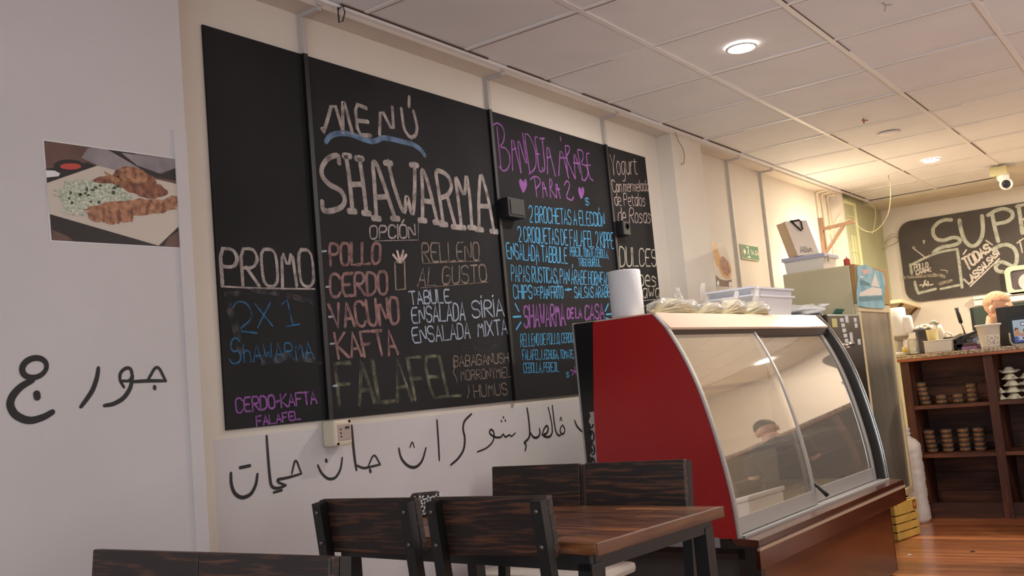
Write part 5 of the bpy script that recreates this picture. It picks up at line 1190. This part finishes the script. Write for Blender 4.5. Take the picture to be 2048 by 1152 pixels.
# rounded chalkboard on the back wall
BY = 6.03
t = thing('chalkboard', 'rounded black chalkboard on the back wall with big chalk lettering and a drawn television', 'chalkboard', (0.9, 6.05, 2.0))
inv = Matrix.Translation(-Vector(t.location))
tl, bl, br_ = at(1796,463,'y',BY), at(1846,598,'y',BY), at(2040,580,'y',BY)
bx0, bx1, bz0, bz1 = 0.098, 2.35, 1.612, 2.395
mb = MB(); mb.prism(rrect(bx0, bz0, bx1, bz1, 0.13), 'y', BY, 6.049); o = mb.build('panel', mat('chalkboard_dusty', s2l((66, 60, 56)), 0.8, col2=s2l((80, 73, 68)), scale=3, detail=6), t); o.matrix_parent_inverse = inv
ZK = (1760, 380, 5.76); NB = (0, -1, 0); BYL = BY-0.0005
def kst(mb, p, w, n=2): stroke(mb, p, w, 'y', BYL, NB, n, ZK)
mb = MB()
W1 = 0.034
kst(mb, [(820,345),(750,340),(670,372),(610,440),(610,510),(650,570),(730,585),(850,540),(915,560),(925,605),(840,640),(720,655),(650,690),(620,720)], W1)
kst(mb, [(915,350),(930,450),(970,580),(1040,650),(1110,640),(1170,560),(1190,450),(1175,300)], W1*1.05)
kst(mb, [(1290,270),(1325,450),(1362,590)], W1); kst(mb, [(1245,290),(1330,235),(1430,210),(1520,245),(1535,310),(1460,370),(1340,390)], W1)
kst(mb, [(1595,180),(1620,340),(1640,495)], W1, 0); kst(mb, [(1575,190),(1720,150)], W1*0.8, 0); kst(mb, [(1620,345),(1730,320)], W1*0.8, 0); kst(mb, [(1640,490),(1760,460)], W1*0.8, 0); kst(mb, [(1850,120),(1880,300),(1910,460)], W1, 0); kst(mb, [(1840,130),(1960,110),(2010,180),(1950,270),(1880,290),(2040,440)], W1)
kst(mb, [(1300,685),(1380,640),(1460,625),(1540,660),(1580,740),(1575,830),(1540,900)], W1); kst(mb, [(1420,945),(1350,935),(1325,880),(1380,825),(1450,840),(1520,880),(1560,900)], W1)
kst(mb, [(345,870),(520,780),(700,710),(890,680)], 0.022, 1); kst(mb, [(890,690),(915,860),(945,1120)], 0.026, 1); kst(mb, [(350,860),(365,960)], 0.026, 1); kst(mb, [(400,1060),(425,1160),(450,1190)], 0.026, 1); kst(mb, [(440,1190),(640,1140)], 0.024, 1); kst(mb, [(700,1140),(935,1090)], 0.022, 1)
o = mb.build('chalk_lettering', chalk('grey_sage_chalk', s2l((182, 182, 166)), 0.33, 190), t, fix=False); o.matrix_parent_inverse = inv; lab(o, 'thick grey chalk heading and television outline')
mb = MB()
kst(mb, [(395,680),(520,775)], 0.010, 0); kst(mb, [(400,660),(385,650),(375,668),(390,682),(404,668)], 0.007); kst(mb, [(505,620),(510,600),(520,590),(510,578),(492,590),(505,606)], 0.007)
kt = lambda s, q, w: text(mb, s, [(ZK[0]+x/ZK[2], ZK[1]+y/ZK[2]) for x, y in q], w, 'y', BYL, NB, 0.1)
kt('POLLO', [(400,935),(555,885),(550,835),(392,860)], 0.010); kt('CARNE', [(415,975),(590,935),(585,895),(415,930)], 0.010); kt('-ÁL', [(455,1120),(610,1088),(595,1045),(460,1075)], 0.014)
kt('TODAS', [(1010,925),(1275,690),(1235,620),(945,795)], 0.020); kt('LAS', [(1025,1085),(1145,975),(1105,915),(970,1030)], 0.019); kt('SALSAS', [(1160,965),(1360,750),(1325,700),(1120,905)], 0.016)
kst(mb, [(1040,1110),(1375,790)], 0.013, 0); kst(mb, [(1340,680),(1375,740)], 0.013, 0); kst(mb, [(960,740),(995,690)], 0.013, 0); kst(mb, [(1220,580),(1300,635)], 0.012, 0)
kst(mb, [(700,920),(780,930),(770,955)], 0.006); kst(mb, [(1580,610),(1650,560)], 0.012, 0); kst(mb, [(1610,580),(1640,720)], 0.012, 0)
o = mb.build('chalk_lettering', chalk('pale_pink_chalk', s2l((206, 196, 184)), 0.32, 150), t, fix=False); o.matrix_parent_inverse = inv; lab(o, 'finer pale chalk words')
mb = MB(); kst(mb, [(280,1010),(480,990),(700,980),(740,1000)], 0.03); kst(mb, [(600,960),(720,1000)], 0.02); kst(mb, [(690,1080),(820,1045)], 0.03)
o = mb.build('chalk_smear', C_smear2, t, fix=False); o.matrix_parent_inverse = inv
t = thing('rounded_frame', 'pale green rounded frame with a dark centre hanging over the chalkboard corner', 'frame', (1.2, 6.02, 1.64))
mb = MB(); c0 = at(2012, 560, 'y', 5.99); x0 = c0.x-0.005
def rl(x0, z0, x1, z1, r): return [(x, z) for x, z in rrect(x0, z0, x1, z1, r)]
z1_, z0_ = at(2030,532,'y',5.99).z, at(2030,589,'y',5.99).z
oo = rl(x0, z0_, x0+0.52, z1_, 0.055); ii = rl(x0+0.045, z0_+0.040, x0+0.475, z1_-0.040, 0.03); n = len(oo)
vs = [(x, 5.985, z) for x, z in oo]+[(x, 5.985, z) for x, z in ii]+[(x, 6.029, z) for x, z in oo]+[(x, 6.01, z) for x, z in ii]
mb.add(vs, [(i, (i+1) % n, n+(i+1) % n, n+i) for i in range(n)]+[(i, 2*n+i, 2*n+(i+1) % n, (i+1) % n) for i in range(n)]+[(n+i, n+(i+1) % n, 3*n+(i+1) % n, 3*n+i) for i in range(n)], False)
inv2 = Matrix.Translation(-Vector(t.location)); o = mb.build('frame_rim', mat('pale_green_rim', s2l((204, 204, 176)), 0.45), t); o.matrix_parent_inverse = inv2
mb = MB(); mb.prism(ii, 'y', 6.008, 6.028); o = mb.build('dark_centre', mat('dark_centre', s2l((82, 70, 70)), 0.4, var=0.25, scale=9), t); o.matrix_parent_inverse = inv2
mb = MB(); mb.prism(blob(x0+0.175, z0_+0.10, 0.075, 0.078, 28, 0.0), 'y', 6.002, 6.008); o = mb.build('pale_disc', mat('pale_disc', s2l((196, 190, 186)), 0.5), t); o.matrix_parent_inverse = inv2

# ------------------------------------------------------------------ the person behind the counter
def body(name, parts, m, parent, vox, sub=0):
    mb = MB()
    for k in parts: k(mb)
    o = mb.build(name, m, parent)
    md = o.modifiers.new('unify', 'REMESH'); md.mode = 'VOXEL'; md.voxel_size = vox; md.use_smooth_shade = True
    sm = o.modifiers.new('soften', 'SMOOTH'); sm.iterations = 6; sm.factor = 0.5
    return o
HX, HY, HZ = 1.195, 4.08, 1.515          # crown of the head
per = thing('person', 'person with cropped reddish hair and a navy top bent over behind the counter', 'person', (HX, HY, 0.0), 0)
yaw = math.radians(-18)                   # looks to the right of the photo and a little away
HM = Matrix.Translation((0, 0, HZ-0.115)) @ Matrix.Rotation(yaw, 4, 'Z') @ Matrix.Rotation(math.radians(10), 4, 'Y')
sk = mat('skin', s2l((222, 172, 144)), 0.55, var=0.06, scale=20); 
def headparts(mb):
    T = HM
    mb.ell((-0.012, 0, 0.025), (0.098, 0.076, 0.092), 14, T)
    mb.ell((0.03, 0, -0.045), (0.066, 0.058, 0.078), 12, T)
    mb.ell((0.055, 0, -0.098), (0.03, 0.030, 0.024), 8, T)
    mb.tube([T @ Vector(p) for p in ((0.082,0,0.012),(0.098,0,-0.02),(0.110,0,-0.038),(0.092,0,-0.05))], [0.008,0.011,0.014,0.012], 8)
    for s in (-1, 1):
        mb.ell((0.07, s*0.033, 0.022), (0.022,0.022,0.010), 8, T)
        mb.ell((0.07, s*0.030, -0.035), (0.02,0.02,0.02), 8, T)
        mb.ell((-0.012, s*0.078, -0.012), (0.018,0.010,0.032), 8, T)
        mb.ell((-0.006, s*0.076, -0.038), (0.010,0.008,0.012), 6, T)
    mb.ell((0.088, 0, -0.066), (0.012,0.024,0.007), 8, T); mb.ell((0.086, 0, -0.079), (0.012,0.022,0.008), 8, T)
    neck0 = T @ Vector((-0.02,0,-0.07)); mb.tube([neck0, (neck0+Vector((-0.03,0,-0.10))), Vector((-0.05,0,HZ-0.315))], [0.062,0.056,0.066], 16)
def torsoparts(mb):
    # hips, trunk bent slightly forward, legs to the floor, arms to the bench in front
    mb.tube([(-0.10,0,0.84),(-0.10,0,0.95),(-0.09,0,1.08),(-0.065,0,1.20)], [0.13,0.125,0.135,0.10], 18)
    for s in (-1, 1):
        mb.ell((-0.075, s*0.10, 1.10), (0.085,0.10,0.11), 12)
        mb.tube([(-0.10,s*0.09,0.86),(-0.07,s*0.10,0.48),(-0.12,s*0.10,0.09)], [0.095,0.062,0.042], 14)
        mb.tube([(-0.12,s*0.10,0.04),(-0.02,s*0.115,0.035),(0.06,s*0.12,0.03)], [0.042,0.044,0.030], 12)
        mb.tube([(-0.07,s*0.175,1.145),(0.0,s*0.215,0.95),(0.19,s*0.16,0.92)], [0.058,0.046,0.032], 14)
        mb.tube([(0.19,s*0.16,0.92),(0.255,s*0.15,0.918)], [0.030,0.040], 12)
        for f in range(4):
            y = s*(0.118+0.022*f); L_ = (0.058,0.068,0.064,0.048)[3-f] 
            mb.tube([(0.26,y,0.922),(0.26+L_*0.55,y,0.928),(0.26+L_,y,0.905)], [0.0105,0.0095,0.008], 8)
        mb.tube([(0.225,s*0.118,0.918),(0.255,s*0.092,0.912),(0.285,s*0.085,0.902)], [0.013,0.011,0.009], 8)
body('body', [headparts, torsoparts], sk, per, 0.0075)
def shirt(mb):
    mb.tube([(-0.10,0,0.80),(-0.10,0,0.95),(-0.09,0,1.08),(-0.065,0,1.185),(-0.055,0,HZ-0.295)], [0.150,0.142,0.152,0.125,0.074], 20)
    mb.ell((-0.17, 0, 1.12), (0.13,0.19,0.125), 14)
    for s in (-1, 1):
        mb.ell((-0.075, s*0.10, 1.125), (0.105,0.115,0.125), 12)
        mb.tube([(-0.07,s*0.175,1.15),(-0.02,s*0.205,1.01)], [0.078,0.066], 14)
body('shirt', [shirt], mat('navy_cloth', s2l((26, 34, 72)), 0.8, var=0.2, scale=12), per, 0.009)
def trousers(mb):
    mb.tube([(-0.10,0,0.78),(-0.10,0,0.90)], [0.152,0.148], 20)
    for s in (-1, 1): mb.tube([(-0.10,s*0.09,0.84),(-0.07,s*0.10,0.48),(-0.12,s*0.10,0.10)], [0.112,0.082,0.066], 14)
body('trousers', [trousers], mat('dark_cloth', s2l((34, 34, 40)), 0.85), per, 0.010)
def shoes(mb):
    for s in (-1, 1): mb.tube([(-0.13,s*0.10,0.05),(-0.02,s*0.115,0.046),(0.075,s*0.122,0.036)], [0.050,0.050,0.036], 12)
body('shoes', [shoes], M_ink, per, 0.010)
def hair(mb):
    bm = bmesh.new(); bmesh.ops.create_uvsphere(bm, u_segments=32, v_segments=20, radius=1)
    bmesh.ops.delete(bm, geom=[v for v in bm.verts if v.co.z < (0.22 if v.co.x > 0.1 else -0.25+max(0, v.co.x)*3)], context='VERTS')
    for v in bm.verts: v.co = Vector((-0.012+v.co.x*0.1015, v.co.y*0.0795, 0.025+v.co.z*0.0965))
    mb.bm(bm, HM, True); bm.free()
mb = MB(); hair(mb); mb.build('cropped_hair', mat('reddish_stubble', s2l((150, 108, 76)), 0.8, col2=s2l((196, 150, 118)), scale=90), per)
mb = MB()
for s in (-1, 1): mb.ell((0.085, s*0.031, 0.004), (0.007,0.012,0.008), 8, HM)
mb.build('eye', mat('eye_dark', s2l((60, 44, 38)), 0.2), per)

# seated guest and white chest to the right, seen mirrored in the curved glass
GX, GY = 1.93, 2.45
gst = thing('person', 'seated person in a black top with dark hair, seen mirrored in the near glass door', 'person', (GX, GY, 0.0), math.radians(62))
GM = Matrix.Translation((0.10, 0, 1.12)) @ Matrix.Rotation(math.radians(18), 4, 'Y')
def ghead(mb):
    global HM, HZ
    a, b_ = HM, HZ; HM = GM; HZ = 1.235
    headparts(mb); HM, HZ = a, b_
def gbody(mb):
    mb.tube([(-0.06,0,0.56),(-0.05,0,0.70),(-0.02,0,0.86),(0.02,0,0.96)], [0.135,0.13,0.135,0.10], 18)
    for s in (-1, 1):
        mb.ell((0.0, s*0.10, 0.89), (0.085,0.10,0.10), 12)
        mb.tube([(-0.05,s*0.09,0.55),(0.20,s*0.11,0.56),(0.36,s*0.12,0.545)], [0.09,0.078,0.058], 14)
        mb.tube([(0.36,s*0.12,0.545),(0.35,s*0.12,0.30),(0.33,s*0.12,0.09)], [0.058,0.055,0.040], 14)
        mb.tube([(0.30,s*0.12,0.04),(0.40,s*0.125,0.035),(0.49,s*0.13,0.03)], [0.042,0.044,0.030], 12)
        mb.tube([(0.0,s*0.175,0.92),(0.03,s*0.225,0.73),(0.25,s*0.14,0.67)], [0.055,0.044,0.032], 14)
        mb.tube([(0.25,s*0.14,0.67),(0.315,s*0.125,0.665)], [0.030,0.040], 12)
        for f in range(4):
            y = s*(0.092+0.022*f); L_ = (0.058,0.068,0.064,0.048)[3-f]
            mb.tube([(0.32,y,0.668),(0.32+L_*0.55,y,0.672),(0.32+L_,y,0.65)], [0.0105,0.0095,0.008], 8)
        mb.tube([(0.285,s*0.095,0.665),(0.315,s*0.072,0.66),(0.345,s*0.066,0.65)], [0.013,0.011,0.009], 8)
body('body', [ghead, gbody], sk, gst, 0.008)
def gshirt(mb):
    mb.tube([(-0.06,0,0.53),(-0.05,0,0.70),(-0.02,0,0.86),(0.03,0,0.965),(0.045,0,0.99)], [0.152,0.146,0.152,0.12,0.075], 20)
    for s in (-1, 1):
        mb.ell((0.0, s*0.10, 0.895), (0.105,0.118,0.115), 12); mb.tube([(0.0,s*0.175,0.925),(0.02,s*0.215,0.78),(0.12,s*0.19,0.705)], [0.075,0.062,0.055], 14)
body('shirt', [gshirt], mat('black_cloth', s2l((24, 24, 28)), 0.85), gst, 0.009)
def gtr(mb):
    for s in (-1, 1): mb.tube([(-0.08,s*0.085,0.56),(0.20,s*0.11,0.565),(0.37,s*0.12,0.55)], [0.105,0.092,0.074], 14); mb.tube([(0.37,s*0.12,0.55),(0.35,s*0.12,0.30),(0.33,s*0.12,0.09)], [0.074,0.07,0.058], 14)
body('trousers', [gtr], mat('dark_cloth', (0,0,0)), gst, 0.010)
def gsh(mb):
    for s in (-1, 1): mb.tube([(0.29,s*0.12,0.05),(0.40,s*0.125,0.045),(0.50,s*0.13,0.036)], [0.048,0.050,0.036], 12)
body('shoes', [gsh], M_ink, gst, 0.010)
HM_, HM = HM, GM; mb = MB(); hair(mb); HM = HM_
mb.build('dark_hair', mat('dark_hair', s2l((28, 22, 20)), 0.7), gst)
t = thing('storage_chest', 'low white chest on the floor to the right, mirrored in the near glass door', 'chest', (1.95, 1.72, 0.0), 0.25)
mb = MB(); mb.bbox((-0.22, -0.16, 0.02), (0.22, 0.16, 0.50), 0.015); mb.build('box', M_white, t)
mb = MB(); mb.bbox((-0.23, -0.17, 0.502), (0.23, 0.17, 0.55), 0.012); mb.build('lid', M_white, t)
mb = MB()
for x in (-0.19, 0.15):
    for y in (-0.13, 0.09): mb.box((x, y, 0.0), (x+0.04, y+0.04, 0.022))
mb.build('foot', M_ink, t)

# ------------------------------------------------------------------ table, chairs, napkin holder, stool
tr = math.radians(-5.6)
t = thing('dining_table', 'wooden table with a brown block top and black steel legs beside the red case end', 'table', (1.30, -1.68, 0.0), tr)
mb = MB(); mb.bbox((-0.95, -0.285, 0.722), (0.0, 0.285, 0.75), 0.003); mb.build('tabletop', M_table, t)
mb = MB(); mb.bbox((-0.001, -0.286, 0.7215), (0.006, 0.286, 0.7502), 0.002); mb.build('edge_strip', wood('table_edge', s2l((84, 50, 32)), s2l((124, 80, 50)), 0.4, axis=1, ring=8.0), t)
mb = MB()
for y in (-0.255, 0.255): mb.box((-0.92, y-0.018, 0.684), (-0.03, y+0.018, 0.721))
for x in (-0.92, -0.064): mb.box((x, -0.255, 0.684), (x+0.036, 0.255, 0.721))
mb.build('apron', M_black, t)
for x in (-0.92, -0.066):
    for y in (-0.273, 0.233): mb = MB(); mb.box((x, y, 0.0), (x+0.04, y+0.04, 0.70)); mb.build('leg', M_black, t)
t = thing('napkin_holder', 'small dark napkin holder with white flower cut-outs standing on the table', 'napkin holder', (0.418, -1.55, 0.75), math.radians(38))
Mh = mat('holder_brown', s2l((60, 40, 34)), 0.4)
mb = MB(); mb.box((-0.05,-0.028,0.0),(0.05,0.028,0.004)); mb.build('base', Mh, t)
for y in (-0.028, 0.025):
    mb = MB(); mb.prism(rrect(-0.045, 0.0, 0.045, 0.07, 0.010), 'y', y, y+0.003); sd2 = mb.build('side_plate', Mh, t)
    mb = MB()
    for cx, cz_ in ((-0.033,0.054),(-0.010,0.056),(0.012,0.053),(0.034,0.055),(-0.026,0.034),(-0.004,0.036),(0.020,0.033),(-0.034,0.012),(-0.012,0.014),(0.012,0.012),(0.034,0.014)):
        for k in range(5):
            a = k*2*PI/5+cx*40; mb.prism(blob(cx+0.0075*math.cos(a), cz_+0.0075*math.sin(a), 0.0048, 0.0028, 8, 0, 1, a), 'y', y-0.0006, y+0.0036)
    mb.build('flower_cutouts', M_paper, sd2)
mb = MB(); mb.box((-0.05,-0.02,0.004),(0.05,0.02,0.062)); mb.build('napkins', M_paper, t)

def make_chair():
    t = thing('dining_chair', '', 'chair', (0,0,0), 0, 'dark pine and black steel chairs')
    Wd = 0.340; tilt = math.radians(6.5)
    def bk(x, z, y=0.0): return Vector((x, y-math.tan(tilt)*(z-0.46), z))
    mb = MB()
    mb.bbox((-Wd/2, 0.0, -0.07), (Wd/2, 0.022, 0.07), 0.004)
    Mt = Matrix.Translation(bk(0, 0.794, 0.0)) @ Matrix.Rotation(tilt, 4, 'X'); mb.v = [tuple(Mt @ Vector(v)) for v in mb.v]
    bp_ = mb.build('backrest', M_chair, t)
    for s in (-1, 1):
        x = s*(Wd/2-0.016)
        mb = MB(); mb.bar(bk(x, 0.46, -0.014), bk(x, 0.859, -0.014), 0.03, 0.026, (0,1,0)); mb.bar((x, -0.03, 0.0), (x, -0.014, 0.462), 0.03, 0.026, (0,1,0)); lg = mb.build('rear_leg', M_black, t)
        mb = MB()
        for z in (0.834, 0.754):
            c = bk(x, z, -0.0275); mb.lathe([(0.0,0.003),(0.005,0.0025),(0.0065,0.0)], 10, M=Matrix.Translation(c) @ Matrix.Rotation(PI/2+tilt, 4, 'X'))
        mb.build('bolt', M_bolt, lg)
        mb = MB(); mb.box((x-0.014, 0.295, 0.0), (x+0.014, 0.323, 0.43)); mb.build('front_leg', M_black, t)
        mb = MB(); mb.box((x-0.012, -0.01, 0.405), (x+0.012, 0.30, 0.43)); mb.box((x-0.010, -0.01, 0.18), (x+0.010, 0.30, 0.20)); mb.build('side_rail', M_black, t)
    mb = MB(); mb.box((-Wd/2+0.02, 0.30, 0.405), (Wd/2-0.02, 0.32, 0.43)); mb.box((-Wd/2+0.02, -0.02, 0.405), (Wd/2-0.02, 0.0, 0.43)); mb.build('cross_rail', M_black, t)
    mb = MB(); mb.bbox((-Wd/2, -0.005, 0.43), (Wd/2, 0.332, 0.455), 0.006); mb.build('seat', M_chair, t)
    return t
ch = make_chair()
ch.location = (0.632, -1.985, 0); ch['label'] = 'near chair seen from behind, tucked under the table beside the wall'
dup(ch, (1.028, -1.985, 0), 0, 'near chair seen from behind at the open end of the table')
dup(ch, (0.636, -1.285, 0), PI, 'far chair facing the camera behind the table, beside the wall')
dup(ch, (0.996, -1.285, 0), PI, 'far chair facing the camera in front of the red case panel')
dup(ch, (0.744, -2.775, 0), PI, 'foremost chair cut off below, its top against the white near wall')
dup(ch, (1.084, -2.775, 0), PI, 'foremost chair cut off below, beside the chair with bolted posts')
ca, sa = math.cos(math.radians(62)), math.sin(math.radians(62))
dup(ch, (GX-0.20*ca, GY-0.20*sa, 0), math.radians(62-90), 'chair under the seated person in the black top, to the right of the case')
t = thing('white_stool', 'white rounded stool seat under the far side of the table', 'stool', (0.36, -0.80, 0.0))
mb = MB(); mb.bbox((-0.27, -0.15, 0.41), (0.27, 0.15, 0.45), 0.02); mb.build('seat', mat('stool_cream', s2l((206, 196, 184)), 0.4), t)
mb = MB(); mb.bbox((-0.255, -0.14, 0.395), (0.255, 0.14, 0.409), 0.004); mb.build('rim', M_darkmetal, t)
for x in (-0.22, 0.20):
    for y in (-0.11, 0.09): mb = MB(); mb.box((x, y, 0.0), (x+0.022, y+0.022, 0.396)); mb.build('leg', M_darkmetal, t)
